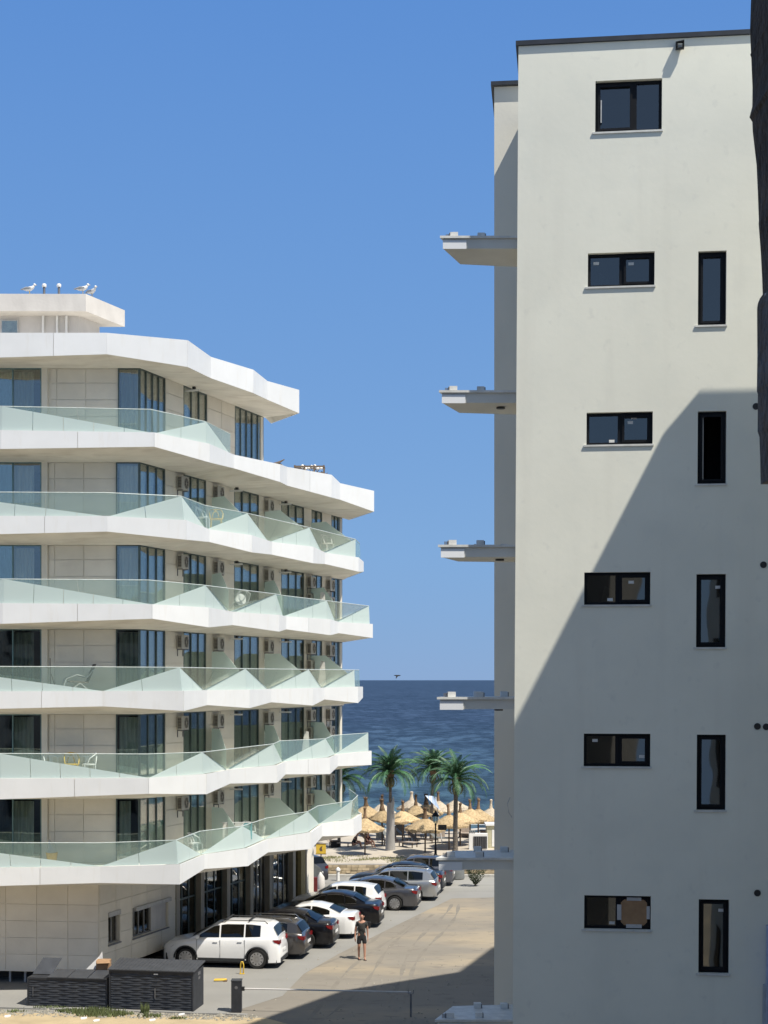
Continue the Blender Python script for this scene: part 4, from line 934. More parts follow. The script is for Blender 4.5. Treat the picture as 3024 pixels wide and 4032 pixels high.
CARS = {
 'suv': dict(L=4.42,W=1.84,wf=.90,wr=3.58,R=.355,sill=.30,
   deck=[(0,.62),(.06,.80),(.22,.90),(.7,1.0),(1.2,1.07),(1.6,1.09),(3.0,1.12),(4.1,1.16),(4.3,1.12),(4.42,.72)],
   roof=[(1.05,1.06),(1.95,1.58),(2.4,1.655),(3.3,1.66),(3.95,1.60),(4.10,1.52),(4.32,1.13)], split=[1.30,2.18,3.10,3.72], rails=True, clad=True),
 'estate': dict(L=4.65,W=1.78,wf=.92,wr=3.60,R=.325,sill=.24,
   deck=[(0,.52),(.06,.68),(.25,.78),(.8,.88),(1.3,.93),(1.7,.95),(3.2,.97),(4.3,1.0),(4.55,.95),(4.65,.60)],
   roof=[(1.15,.92),(2.0,1.38),(2.5,1.46),(3.5,1.46),(4.15,1.40),(4.30,1.33),(4.55,.97)], split=[1.45,2.35,3.25,4.0], rails=True),
 'sedan': dict(L=4.75,W=1.82,wf=.88,wr=3.72,R=.335,sill=.24,
   deck=[(0,.50),(.06,.66),(.25,.76),(.8,.87),(1.4,.93),(1.8,.95),(3.2,.98),(3.9,1.03),(4.55,1.01),(4.68,.97),(4.75,.58)],
   roof=[(1.30,.93),(2.15,1.37),(2.6,1.45),(3.1,1.44),(3.55,1.35),(4.15,1.04)], split=[1.60,2.45,3.25,3.80]),
 'coupe': dict(L=4.55,W=1.78,wf=.82,wr=3.56,R=.33,sill=.22,
   deck=[(0,.48),(.06,.64),(.25,.74),(.8,.84),(1.4,.90),(1.8,.92),(3.1,.95),(3.8,1.0),(4.4,.99),(4.5,.94),(4.55,.56)],
   roof=[(1.40,.91),(2.15,1.30),(2.6,1.37),(2.95,1.36),(3.4,1.26),(3.98,1.01)], split=[1.70,2.75,3.55]),
 'hatch': dict(L=4.15,W=1.76,wf=.82,wr=3.38,R=.325,sill=.25,
   deck=[(0,.54),(.06,.70),(.22,.80),(.7,.90),(1.15,.96),(1.5,.98),(3.0,1.0),(3.8,1.03),(4.05,1.0),(4.15,.62)],
   roof=[(1.05,.95),(1.85,1.40),(2.3,1.48),(3.2,1.46),(3.75,1.38),(4.02,1.02)], split=[1.30,2.15,2.95,3.50]),
}
def make_car(kind, pt, label, cat_='car', seed=0, chrome=False, roofm=None, rimn=10, name='parked_car'):
    K = CARS[kind]; L, W, Rw = K['L'], K['W'], K['R']; t = thing(name, label, cat_, (0,0,0), 0, 'cars parked side by side along the hotel')
    X = lambda x: L/2 - x           # local +x = front
    hw = W/2
    def wid(x):
        f = interp([(0,.70),(.08,.82),(.35,.94),(.9,1.0),(L-.9,1.0),(L-.35,.96),(L-.08,.86),(L,.78)], x); return hw*f
    arch = Rw+.055
    def zb(x):
        z = K['sill'] if .5 < x < L-.5 else .22
        for c in (K['wf'], K['wr']):
            if abs(x-c) < arch: z = max(z, Rw + math.sqrt(arch**2-(x-c)**2))
        return z
    xs = set([0,.02,.06,.12,.22,.35,L,L-.02,L-.06,L-.12,L-.22,L-.35]+[i*L/22 for i in range(23)])
    for c in (K['wf'], K['wr']):
        for k in range(13): xs.add(c+arch*math.cos(math.pi*k/12)*.9999)
        xs.add(c+arch+.004); xs.add(c-arch-.004)
    xs = sorted(xs); xs2 = [xs[0]]
    for x in xs[1:]:
        if x-xs2[-1] > .003: xs2.append(x)
    xs = xs2; vs = []; fs = []; NP = 9
    for x in xs:
        w_ = wid(x); d = interp(K['deck'], x); b = min(zb(x), d-.12); m_ = .5*(b+d)
        sh = d-.10 if d-.10 > b+.05 else (b+d)/2
        prof = [(w_*.97,b),(w_*1.0,b+(sh-b)*.35),(w_*1.0,b+(sh-b)*.6),(w_*.985,sh),(w_*.955,d-.04),(w_*.90,d),(w_*.6,d+.025),(w_*.25,d+.035),(0,d+.037)]
        for y,z in prof: vs.append((X(x),y,z))
        for y,z in prof[:-1]: vs.append((X(x),-y,z))
    n = 17
    for i in range(len(xs)-1):
        for k in range(8):
            a = i*n+k; fs.append((a,a+1,a+1+n,a+n))
            ka = i*n + (9+k); kb_ = i*n + (9+k+1 if k < 7 else 8); fs.append((ka,ka+n,kb_+n,kb_))
    order = list(range(9)) + [9+k for k in range(7,-1,-1)]
    fs.append(tuple(order)); fs.append(tuple((len(xs)-1)*n+k for k in order[::-1]))
    q = MB(); q.add(vs, fs); body = q.build('body', pt, t, 32, world=False)
    # underside / wheel wells
    q = MB(); q.box(X(L)+.12,X(0)-.12,-hw*.86,hw*.86,.17,.50); q.build('underbody', M['trim'], t, world=False)
    q = MB(); q.box(X(L)-.01,X(0)+.01,-hw*.70,hw*.70,.23,.38); q.build('bumper', M['trim'] if not K.get('clad') else M['trim'], t, world=False)
    # greenhouse
    rf = K['roof']; zr = max(z for x,z in rf); wbt = hw*.90
    def gy(x, z):
        be = interp(K['deck'], x); f = (z-be)/(zr-be+1e-6); return wid(x)*.905*(1-.205*max(0,min(1,f)))
    xs_ = []
    x = rf[0][0]
    while x < rf[-1][0]-.01: xs_.append(x); x += .12
    xs_ = sorted(set([round(v_,3) for v_ in xs_]+[p[0] for p in rf]))
    vs = []; fs = []
    for x in xs_:
        z = interp(rf, x); be = min(interp(K['deck'], x)-.01, z-.004)
        y1 = gy(x, z); y0 = wid(x)*.905
        vs += [(X(x),y0,be),(X(x),y1,z-.035 if z-be>.1 else z),(X(x),y1*.86,z),(X(x),y1*.45,z+.022),(X(x),0,z+.028),(X(x),-y1*.45,z+.022),(X(x),-y1*.86,z),(X(x),-y1,z-.035 if z-be>.1 else z),(X(x),-y0,be)]
    for i in range(len(xs_)-1):
        for k in range(8): a = i*9+k; fs.append((a,a+1,a+10,a+9))
    q = MB(); q.add(vs, fs); q.build('cabin', roofm or pt, t, 35, world=False)
    # side windows: proud tinted panes between the pillars
    sp = K['split']
    for sgn in (1,-1):
        for i in range(len(sp)-1):
            a, b = (sp[i]+.03 if i else rf[0][0]+.20), sp[i+1]-.03
            last = (i == len(sp)-2)
            pts = []
            nx = 8
            for k in range(nx+1):
                x = a+(b-a)*k/nx; z = interp(rf, x)-.068; be = interp(K['deck'], x)+.02
                if z > be+.02: pts.append((x, z, be))
            if len(pts) < 2: continue
            poly = [(X(x), sgn*(gy(x,be)+.007), be) for x,z,be in pts] + [(X(x), sgn*(gy(x,z)+.007), z) for x,z,be in pts[::-1]]
            q = MB(); q.slab(poly, (0,sgn*-.004,0)); q.build('side_window', M['cglass'], t, world=False)
            if chrome:
                q = MB(); q.tube([(p[0],p[1]+sgn*.003,p[2]) for p in poly[:len(pts)]], .009, 4); q.tube([(p[0],p[1]+sgn*.003,p[2]) for p in poly[len(pts):]], .009, 4); q.build('window_trim', M['chrome'], t, world=False)
    for (p0, p1, nm) in ((rf[0],rf[1],'windscreen'),(rf[-1],rf[-2],'rear_window')):
        xa, za = p0; xb, zb2 = p1
        vs = []
        for f in (.08,.90):
            x = xa+(xb-xa)*f; z = za+(zb2-za)*f
            y = gy(x,z)*.90; vs.append([(X(x),y*c_,z+.012+.028*(1-c_*c_)*.9) for c_ in (1,.5,0,-.5,-1)])
        q = MB(); q.add(vs[0]+vs[1], [(k,k+1,k+6,k+5) for k in range(4)])
        off = .02 if nm == 'windscreen' else -.02
        q.v = [(x+off,y,z+.012) for x,y,z in q.v]; q.build(nm, M['cglass'], t, 60, world=False)
    # wheels
    spk = random.Random(seed)
    for c in (K['wf'],K['wr']):
        for sgn in (1,-1):
            y = sgn*(hw*.985-.10); q = MB()
            prof = [(Rw*.66,-.095),(Rw*.93,-.10),(Rw,-.07),(Rw,.07),(Rw*.93,.10),(Rw*.66,.095)]
            q.lathe(prof, 28, (X(c), y, Rw), 'Y'); wh = q.build('wheel', M['tyre'], t, 40, world=False)
            q = MB(); yo = sgn*.101
            q.lathe([(Rw*.70,0),(Rw*.70,sgn*.004),(Rw*.62,sgn*.004),(Rw*.62,0)], 28, (X(c),y+yo*.98,Rw), 'Y', caps=False)
            for k in range(rimn):
                a = 2*math.pi*k/rimn+.2; ca, sa = math.cos(a), math.sin(a)
                q.obox((X(c)+ca*Rw*.36,y+yo,Rw+sa*Rw*.36),(ca*Rw*.27,0,sa*Rw*.27),(0,.006,0),(-sa*.05*(5/rimn+.35),0,ca*.05*(5/rimn+.35)))
            q.lathe([(Rw*.16,-.006),(Rw*.16,.008)], 14, (X(c),y+yo,Rw), 'Y'); q.build('rim', M['rim'], wh, world=False)
    # lamps, mirrors, handles, plates, rails
    df = K['deck']; zf = interp(df,.12)
    for sgn in (1,-1):
        q = MB(); z0 = zf-.17
        q.add([(X(.02),sgn*wid(.02)*.72,z0),(X(.34),sgn*(wid(.34)+.006),z0+.06),(X(.46),sgn*(wid(.46)+.004),z0+.15),(X(.12),sgn*wid(.12)*.86,z0+.14),(X(-.004),sgn*wid(.02)*.70,z0+.10)], [(0,1,2,3,4)])
        q.slab([(X(-.006),sgn*wid(0)*.98,z0),(X(-.006),sgn*wid(0)*.55,z0+.01),(X(-.006),sgn*wid(0)*.55,z0+.10),(X(-.006),sgn*wid(0)*.98,z0+.12)],(-.03,0,0))
        q.build('headlight', M['lamp'], t, world=False)
        zt_l = interp(df, L-.15)-.10
        q = MB(); q.slab([(X(L-.02)-.012,sgn*wid(L)*.72,zt_l-.11),(X(L-.02)-.012,sgn*wid(L)*1.02,zt_l-.13),(X(L-.02)-.012,sgn*wid(L)*1.04,zt_l+.01),(X(L-.02)-.012,sgn*wid(L)*.76,zt_l+.01)],(.04,0,0))
        q.slab([(X(L-.04),sgn*(wid(L-.04)+.012),zt_l-.14),(X(L-.20),sgn*(wid(L-.20)+.008),zt_l-.06),(X(L-.26),sgn*(wid(L-.26)+.006),zt_l+.03),(X(L-.05),sgn*(wid(L-.05)+.012),zt_l+.03)],(0,-sgn*.01,0))
        q.build('tail_light', M['red'], t, world=False)
        xm = rf[0][0]+.32; zm = interp(df,xm)+.07
        q = MB(); q.lathe([(.02,-.11),(.07,-.085),(.085,0),(.07,.085),(.02,.10)], 8, (X(xm), sgn*(hw*.98+.07), zm), 'Y'); q.build('mirror', pt, t, 60, world=False)
        for k in range(len(sp)-2 if len(sp) > 3 else 1):
            xh = sp[k+1]-.16; q = MB(); q.obox((X(xh),sgn*(wid(xh)*.985+.012),interp(df,xh)-.14),(.085,0,0),(0,.014,0),(0,0,.014)); q.build('door_handle', M['chrome'] if chrome else pt, t, world=False)
        q = MB()
        for xh in sp[:-1 if len(sp)>3 else None]:
            zt2 = interp(df,xh)-.03; q.obox((X(xh+.02),sgn*(wid(xh)*.998+.001),(K['sill']+zt2)/2+.03),(.005,0,0),(0,.004,0),(0,0,(zt2-K['sill'])/2-.05))
        q.build('door_seam', M['trim'], t, world=False)['kind'] = 'stuff'
        if K.get('rails'):
            x0, x1 = rf[1][0]+.25, rf[-3][0]-.02 if len(rf)>6 else rf[-2][0]; y = gy(x0,zr)*.88
            q = MB(); q.tube([(X(x0),sgn*y,interp(rf,x0)+.0),(X(x0+.12),sgn*y,zr+.055),(X(x1-.12),sgn*y,zr+.045),(X(x1),sgn*y,interp(rf,x1))], .017, 6); q.build('roof_rail', M['chrome'] if kind=='estate' else M['trim'], t, world=False)
        if K.get('clad'):
            for c in (K['wf'],K['wr']):
                q = MB(); nA = 14; vs = []
                for k in range(nA+1):
                    a = math.pi*k/nA; 
                    for r in (arch-.01, arch+.045): vs.append((X(c)+r*math.cos(a), sgn*(hw+.006 if r>arch else hw+.008), max(Rw*.9, Rw+r*math.sin(a))))
                q.add(vs, [(2*k,2*k+1,2*k+3,2*k+2) for k in range(nA)]); q.build('arch_trim', M['trim'], t, world=False)
            q = MB(); q.box(X(K['wr']-arch-.05),X(K['wf']+arch+.05),sgn*hw*.97-.02,sgn*hw*.97+.02,K['sill']-.05,K['sill']+.07); q.build('sill_trim', M['trim'], t, world=False)
    if K.get('rails') and kind == 'suv':
        for xb in (2.35,3.25):
            q = MB(); q.obox((X(xb),0,zr+.085),(.03,0,0),(0,hw*.70,0),(0,0,.012)); q.build('roof_bar', M['trim'], t, world=False)
    q = MB(); q.box(X(0)-.02,X(0)+.014,-.55,.55,.42,.60); q.build('grille', M['trim'], t, world=False)
    q = MB(); q.box(X(0)+.016,X(0)+.024,-.26,.26,.40,.51); q.box(X(L)-.024,X(L)-.014,-.26,.26,.56,.67) ; q.build('number_plate', M['white'], t, world=False)
    q = MB(); q.box(X(rf[1][0]+.5)-.25,X(rf[1][0]+.5)+.25,-hw*.7,hw*.7,.5,1.12 if kind=='suv' else .98); q.box(X(rf[1][0]+1.4)-.2,X(rf[1][0]+1.4)+.2,-hw*.7,hw*.7,.5,1.12 if kind=='suv' else .98); q.build('seat', M['seatc'], t, world=False)
    return t
W1 = paint('white',(.80,.80,.80)); BK = paint('black',(.006,.006,.008)); GB = paint('grey_brown',(.065,.06,.058),.5); SV = paint('silver',(.42,.43,.44),.7)
NB = paint('night',(.02,.025,.035),.3); GR = paint('dark_grey',(.09,.09,.10),.6); GP = paint('blue_grey',(.12,.125,.15),.6)
carlist = [ # kind, paint, u of near rear wheel, Y near side at the rear wheel, heading offset, label
 ('suv',W1,1012,56.4,16,'white crossover car with black roof bars, parked nearest to the camera',False,10),
 ('estate',GB,1090,58.3,18,'grey brown estate car with silver roof rails behind the white crossover',True,10),
 ('sedan',BK,1207,60.6,17,'black saloon car with five spoke wheels between grey estate and white coupe',False,5),
 ('coupe',W1,1300,62.9,18,'white coupe with its red tail light beside the walking man',False,10),
 ('sedan',BK,1398,65.7,17,'glossy black saloon with chrome trimmed windows behind the walking man',True,10),
 ('hatch',W1,1432,68.3,18,'white hatchback with black rear window behind the glossy black saloon',False,10),
 ('sedan',GR,1554,70.6,17,'dark grey saloon car with bright chrome lined roof, seventh in the row',True,10),
 ('estate',SV,1633,73.7,18,'silver estate car with chrome roof rails near the beach end',True,5),
 ('sedan',NB,1660,76.3,18,'dark blue car with only bonnet and tail showing behind the silver estate',False,10),
 ('hatch',GP,1722,78.9,17,'blue grey hatchback, last in the row before the stone wall',False,10),
]
for i, (kind, pt, u, Yw, hd, lab, chrome, rn) in enumerate(carlist):
    c = make_car(kind, pt, lab, seed=i, chrome=chrome, rimn=rn)
    if i == 9: K = CARS[kind]
    K = CARS[kind]; L, W = K['L'], K['W']; th = math.pi - R(hd-8.5)
    c.rotation_euler = (0,0,th)
    # local position of the near (left) rear wheel contact: x = L/2 - wr, y = +W/2
    lx, ly = L/2-K['wr'], W/2*.95; ct, st = math.cos(th), math.sin(th)
    wx, wy = (u-UC)/FP*Yw, Yw
    c.location = (wx-(lx*ct-ly*st), wy-(lx*st+ly*ct), .006)
c = make_car('hatch', GR, 'dark grey car behind the column at the far corner of the hotel', seed=77)
c['group'] = 'cars'; c.rotation_euler = (0,0,R(140)); p = P(1262, 3475, 80.6); c.location = (p.x-1.6, 80.9, .008)

# ------------------------------------------------------------ waste shelters, barrier, bollards
M['slat'] = mat('bin_slat', (.036,.040,.048), .6, var=.2, scale=5)
def Yat(v): return H*FP/(v-VH)
def bin_box(root, a, b, depth_v, h, waves, lidf):
    """a, b = front ground corners (left, right); louvred charcoal box"""
    d = (b-a); Lw = d.length; d = d.normalized(); nb_ = Vector((-d.y,d.x,0)); dep = depth_v
    q = MB(); q.slab([a,b,b+nb_*dep,a+nb_*dep], (0,0,h)); q.build('box', M['bin'], root)
    # corner posts and rails
    f = MB()
    for x in (0,Lw-.05): f.slab([a+d*x-nb_*.03,a+d*(x+.05)-nb_*.03,a+d*(x+.05)-nb_*.002,a+d*x-nb_*.002], (0,0,h))
    f.slab([a+d*.051-nb_*.03+Zup*(h-.06),a+d*(Lw-.051)-nb_*.03+Zup*(h-.06),a+d*(Lw-.051)-nb_*.002+Zup*(h-.06),a+d*.051-nb_*.002+Zup*(h-.06)], (0,0,.06))
    f.build('frame', M['bin'], root)
    rows_ = int((h-.1)/.075); w_ = MB()
    for r in range(rows_):
        z = .04+r*.075; n = 48; vs = []
        for i in range(n+1):
            x = .06+(Lw-.12)*i/n; y = .014+.010*math.sin(x*9.5+(r%2)*1.8)
            p = a+d*x-nb_*y; vs += [p+Zup*z, p+Zup*(z+.05)-nb_*(-.012)]
        w_.add(vs, [(2*i,2*i+2,2*i+3,2*i+1) for i in range(n)])
    w_.build('wavy_slats', M['slat'], root)['kind'] = 'stuff'
    return d, nb_, Lw, dep
ca, cb_ = G(430,3972), G(762,3984)
b1 = thing('waste_shelter', 'large charcoal waste shelter with a sloping roof and wavy slat front', 'bin shelter', ca)
d_, nb_, Lw, dep = bin_box(b1, ca, cb_, 1.15, 1.26, 1, 0)
q = MB(); o1 = -.05; q.slab([ca-d_*.04-nb_*.07+Zup*1.262,cb_+d_*.05-nb_*.07+Zup*1.262,cb_+d_*.05+nb_*(dep+.04)+Zup*1.40,ca-d_*.04+nb_*(dep+.04)+Zup*1.40], (0,0,.03)); rf_ = q.build('roof', M['binlid'], b1)
q = MB()
for i in range(22):
    x = .06+i*Lw/22; q.slab([ca+d_*x-nb_*.07+Zup*1.293,ca+d_*(x+.03)-nb_*.07+Zup*1.293,ca+d_*(x+.03)+nb_*(dep+.03)+Zup*1.431,ca+d_*x+nb_*(dep+.03)+Zup*1.431], (0,0,.008))
q.build('roof_rib', M['binlid'], rf_)['kind'] = 'stuff'
q = MB(); c_ = ca+d_*(Lw*.56)-nb_*.035; q.obox(c_+Zup*1.17, d_*.07, nb_*.008, (0,0,.018)); q.build('latch', M['pipe'], b1)
q = MB(); c_ = cb_+d_*.006+nb_*(dep*.55); q.obox(c_+Zup*1.12, nb_*.14, d_*.004, (0,0,.05)); q.obox(c_+Zup*.97, nb_*.10, d_*.004, (0,0,.04)); q.build('notice', M['grey'], b1)
q = MB(); c_ = ca+d_*(Lw*.55)-nb_*.04; q.obox(c_+Zup*.55, d_*.012, nb_*.01, (0,0,.16)); q.build('handle', M['grey'], b1)
a2, b2_ = G(108,3960), G(424,3970)
b2 = thing('waste_bin_row', 'lower charcoal bin row with four lids, the leftmost lid propped open', 'bin shelter', a2)
d_, nb_, Lw, dep = bin_box(b2, a2, b2_, .85, .93, 1, 0)
for i in range(4):
    x0, x1 = Lw*i/4+.015, Lw*(i+1)/4-.015
    q = MB()
    if i == 0: q.slab([a2+d_*x0+nb_*.45+Zup*.96,a2+d_*x1+nb_*.45+Zup*.96,a2+d_*(x1+.20)+nb_*.88+Zup*1.42,a2+d_*(x0+.20)+nb_*.88+Zup*1.42], -nb_*.03)
    else: q.slab([a2+d_*x0-nb_*.05+Zup*.935,a2+d_*x1-nb_*.05+Zup*.935,a2+d_*x1+nb_*(dep+.02)+Zup*(1.03+.02*(i==2)),a2+d_*x0+nb_*(dep+.02)+Zup*1.03], (0,0,.028))
    lo = q.build('lid', M['binlid'], b2)
    if i == 0: lo['label'] = 'lid propped open'
q = MB(); q.obox(a2+d_*.2-nb_*.035+Zup*.48, d_*.008, nb_*.006, (0,0,.15)); q.build('handle', M['grey'], b2)
# white board and carton behind the bins
p = G(330,3945); q = MB(); q.slab([Vector((p.x-.05,51.0,0)),Vector((p.x+.62,51.1,0)),Vector((p.x+.52,51.1,1.58)),Vector((p.x+.42,51.1,1.42)),Vector((p.x-.05,51.0,.95))], (0,.02,0))
solo(q, 'white_board', M['white'], 'white triangular board leaning behind the low bin row', 'board', (p.x,51,0))
p = P(408, 3820, 50.9); cbx = thing('cardboard_box', 'brown cardboard box sitting between the two bin shelters', 'box', (p.x,50.9,0))
q = MB(); q.box(p.x-.20,p.x+.24,50.62,50.98,1.02,1.36); q.build('carton', M['card'], cbx)
q = MB(); q.slab([Vector((p.x-.20,50.62,1.361)),Vector((p.x+.24,50.62,1.361)),Vector((p.x+.30,50.5,1.30)),Vector((p.x-.16,50.5,1.28))], (0,0,.008)); q.build('flap', M['card'], cbx)
# barrier
p = G(930,3988); br = thing('parking_barrier', 'charcoal barrier cabinet with a long pale boom across the drive', 'barrier', p)
q = MB(); q.box(p.x-.16,p.x+.16,p.y,p.y+.34,.0,1.0); q.build('cabinet', M['bin'], br)
q = MB(); q.box(p.x-.17,p.x+.17,p.y-.012,p.y+.352,1.001,1.03); q.build('lid', M['binlid'], br)
q = MB(); q.lathe([(.05,-.012),(.05,0)], 16, (p.x,p.y-.001,.80), 'Y'); q.build('badge', M['grey'], br)
q = MB(); z = .75; e = P(1618,3921,p.y-.7); s_ = Vector((p.x+.17,p.y+.1,z)); q.tube([s_, Vector((e.x,p.y-.55,z+.02))], .025, 8); q.build('boom', M['pent'], br)
q = MB(); q.box(p.x+.162,p.x+.26,p.y+.04,p.y+.16,z-.06,z+.06); q.build('hub', M['blackp'], br)
ex = e.x; q = MB(); q.box(ex-.03,ex+.03,p.y-.58,p.y-.52,0,z-.02); q.box(ex-.07,ex+.07,p.y-.60,p.y-.50,z-.019,z+.12)
bp = thing('boom_rest', 'dark post that the free end of the barrier boom rests on', 'post', (ex,p.y-.55,0))
q = MB(); q.box(ex-.03,ex+.03,p.y-.58,p.y-.52,0,z-.03); q.build('post', M['grey'], bp)
q = MB(); q.tube([(ex-.09,p.y-.55,z+.10),(ex-.07,p.y-.55,z-.03),(ex+.07,p.y-.55,z-.03),(ex+.09,p.y-.55,z+.10)], .016, 6); q.build('cradle', M['grey'], bp)
# yellow folding parking posts
p = G(953,3836); yb = thing('parking_post', 'yellow folding parking post standing upright by the white crossover', 'bollard', p, 0, 'yellow parking posts')
q = MB(); q.tube([p+Vector((-.06,0,.03)),p+Vector((-.055,0,.34)),p+Vector((-.02,0,.45)),p+Vector((.02,0,.45)),p+Vector((.055,0,.34)),p+Vector((.05,.02,.03))], .022, 8); q.build('loop', M['yellow'], yb, 60)
q = MB(); q.box(p.x-.09,p.x+.09,p.y-.05,p.y+.05,.006,.03); q.build('base', M['yellow'], yb)
p = G(868,3864); yb = thing('parking_post', 'yellow folding parking post lying flat on the pavement', 'bollard', p, 0, 'yellow parking posts')
q = MB(); q.tube([p+Vector((-.22,-.08,.05)),p+Vector((.1,-.09,.06)),p+Vector((.2,0,.07)),p+Vector((.1,.09,.06)),p+Vector((-.22,.08,.05))], .03, 8); q.build('loop', M['yellow'], yb, 60)
q = MB(); q.box(p.x+.1,p.x+.24,p.y-.12,p.y+.12,.006,.04); q.build('base', M['tuft'], yb)
# small white bollard near the far cars
p = G(1331,3468); q = MB(); q.lathe([(.09,0),(.08,.5),(.13,.55),(.12,.62),(.05,.7),(.03,.72)], 12, p)
solo(q, 'white_bollard', M['white'], 'small white bollard by the kerb left of the silver estate', 'bollard', p, smooth=40)

# ------------------------------------------------------------ people
def skin_mesh(name, pts, edges, m, parent, root=0, sub=2):
    """pts: list of (co, rx, ry); grows a continuous skin and bakes it to a mesh"""
    me = bpy.data.meshes.new(name); me.from_pydata([Vector(p[0]) for p in pts], edges, [])
    o = bpy.data.objects.new(name, me); col.objects.link(o)
    mod = o.modifiers.new('skin', 'SKIN'); mod.use_smooth_shade = True
    sv = me.skin_vertices[0].data
    for i, p in enumerate(pts): sv[i].radius = (p[1], p[2] if len(p) > 2 else p[1]); sv[i].use_root = (i == root)
    s2 = o.modifiers.new('sub', 'SUBSURF'); s2.levels = sub; s2.render_levels = sub
    bpy.context.view_layer.update()
    dg = bpy.context.evaluated_depsgraph_get(); nm = bpy.data.meshes.new_from_object(o.evaluated_get(dg))
    nm.materials.clear(); nm.materials.append(m)
    for pl in nm.polygons: pl.use_smooth = True
    bpy.data.objects.remove(o); o = bpy.data.objects.new(name, nm); col.objects.link(o)
    if parent: o.parent = parent
    return o
def person_standing(root):
    """walking towards the camera (local -y), origin between the feet"""
    J = [((0,0,.94),.125,.10),((0,-.01,1.10),.125,.095),((0,-.01,1.30),.155,.11),((0,0,1.43),.10,.075),((0,-.01,1.50),.052,.055),((0,-.03,1.56),.070,.078),((0,-.035,1.63),.078,.092),((0,-.02,1.70),.055,.065),
         ((-.17,0,1.40),.058,.058),((-.235,.02,1.14),.042,.042),((-.255,-.03,.90),.028,.030),((-.255,-.055,.81),.030,.016),
         ((.17,0,1.40),.058,.058),((.225,.03,1.14),.042,.042),((.235,.0,.89),.028,.030),((.235,-.03,.80),.030,.016),
         ((-.09,0,.86),.092,.088),((-.105,-.05,.50),.058,.058),((-.10,.07,.44),.052,.055),((-.095,.09,.10),.034,.036),((-.095,.02,.04),.036,.03),((-.095,-.10,.025),.036,.02),
         ((.09,0,.86),.092,.088),((.10,-.09,.50),.060,.058),((.10,-.10,.42),.052,.055),((.10,-.13,.09),.034,.036),((.10,-.19,.04),.036,.03),((.105,-.31,.025),.036,.02)]
    E = [(0,1),(1,2),(2,3),(3,4),(4,5),(5,6),(6,7),(3,8),(8,9),(9,10),(10,11),(3,12),(12,13),(13,14),(14,15),(0,16),(16,17),(17,18),(18,19),(19,20),(20,21),(0,22),(22,23),(23,24),(24,25),(25,26),(26,27)]
    # fingers and thumb
    k = len(J)
    for hx, hy, hz, sg, hi in ((-.255,-.055,.81,-1,11),(.235,-.03,.80,1,15)):
        for f, (dx, ln_) in enumerate(((-.026,.075),(-.009,.085),(.009,.08),(.026,.065))):
            J += [((hx+dx*.3*sg,hy+dx,hz-.045),.0095,.0095),((hx+dx*.3*sg-.006*sg,hy+dx-.012,hz-.045-ln_),.007,.007)]; E += [(hi,k),(k,k+1)]; k += 2
        J += [((hx-.02*sg,hy-.035,hz-.02),.010,.010),((hx-.03*sg,hy-.055,hz-.06),.008,.008)]; E += [(hi,k),(k,k+1)]; k += 2
    body = skin_mesh('body', J, E, M['skin'], root)
    q = MB(); q.lathe([(.012,-.012),(.016,0),(.006,.018)], 8, (0,-.128,1.615)); q.build('nose', M['skin'], body, 60, world=False)
    for s in (-1,1):
        q = MB(); q.lathe([(.008,-.03),(.018,-.01),(.018,.015),(.008,.03)], 6, (s*.086,-.025,1.63)); q.build('ear', M['skin'], body, 60, world=False)
        q = MB(); q.lathe([(.004,-.006),(.011,0),(.004,.006)], 8, (s*.030,-.118,1.645)); q.build('eye', M['trim'], body, 60, world=False)
    q = MB(); q.box(-.022,.022,-.128,-.122,1.575,1.581); q.build('mouth', M['cloth_r'], body, world=False)
    J = [((0,0,.84),.15,.12),((0,-.01,1.06),.150,.115),((0,-.01,1.30),.165,.120),((0,0,1.42),.125,.09),((-.15,0,1.405),.074,.074),((-.205,.01,1.24),.062,.060),((.15,0,1.405),.074,.074),((.20,.01,1.24),.062,.060)]
    skin_mesh('t_shirt', J, [(0,1),(1,2),(2,3),(3,4),(4,5),(3,6),(6,7)], M['shirt'], root)
    J = [((0,0,1.04),.145,.112),((0,0,.87),.142,.117),((-.10,-.01,.78),.098,.095),((-.11,-.04,.58),.092,.088),((.10,-.01,.78),.098,.095),((.105,-.075,.58),.092,.088)]
    skin_mesh('shorts', J, [(0,1),(1,2),(2,3),(1,4),(4,5)], M['cloth_b'], root)
    for s, y in ((-1,-.03),(1,-.21)):
        q = MB(); q.obox((s*.10,y,.012),(.045,0,0),(0,.12,0),(0,0,.008)); q.build('flip_flop', M['cloth_b'], root, world=False)
    skin_mesh('hair', [((0,.0,1.655),.078,.085),((0,.0,1.70),.062,.072),((0,.0,1.725),.03,.03)], [(0,1),(1,2)], mat('short_hair',(.05,.035,.025),.9), root)
    q = MB(); q.tube([(-.16,-.13,1.42),(-.02,-.145,1.22),(.14,-.12,1.02)], .010, 5); q.tube([(-.16,-.13,1.42),(-.10,.05,1.48),(.05,.13,1.3),(.16,.12,1.02)], .010, 5); q.build('bag_strap', M['cloth_b'], root, world=False)
    q = MB(); q.obox((.22,.16,1.28),(.14,.02,-.02),(0,.06,0),(0.02,0,.12)); q.build('bag', M['cloth_b'], root, world=False)
p = G(1424,3778); man = thing('person', 'man in a dark t-shirt and black shorts walking up the drive beside the cars', 'person', p, R(8))
person_standing(man); man.scale = (1,1,1)
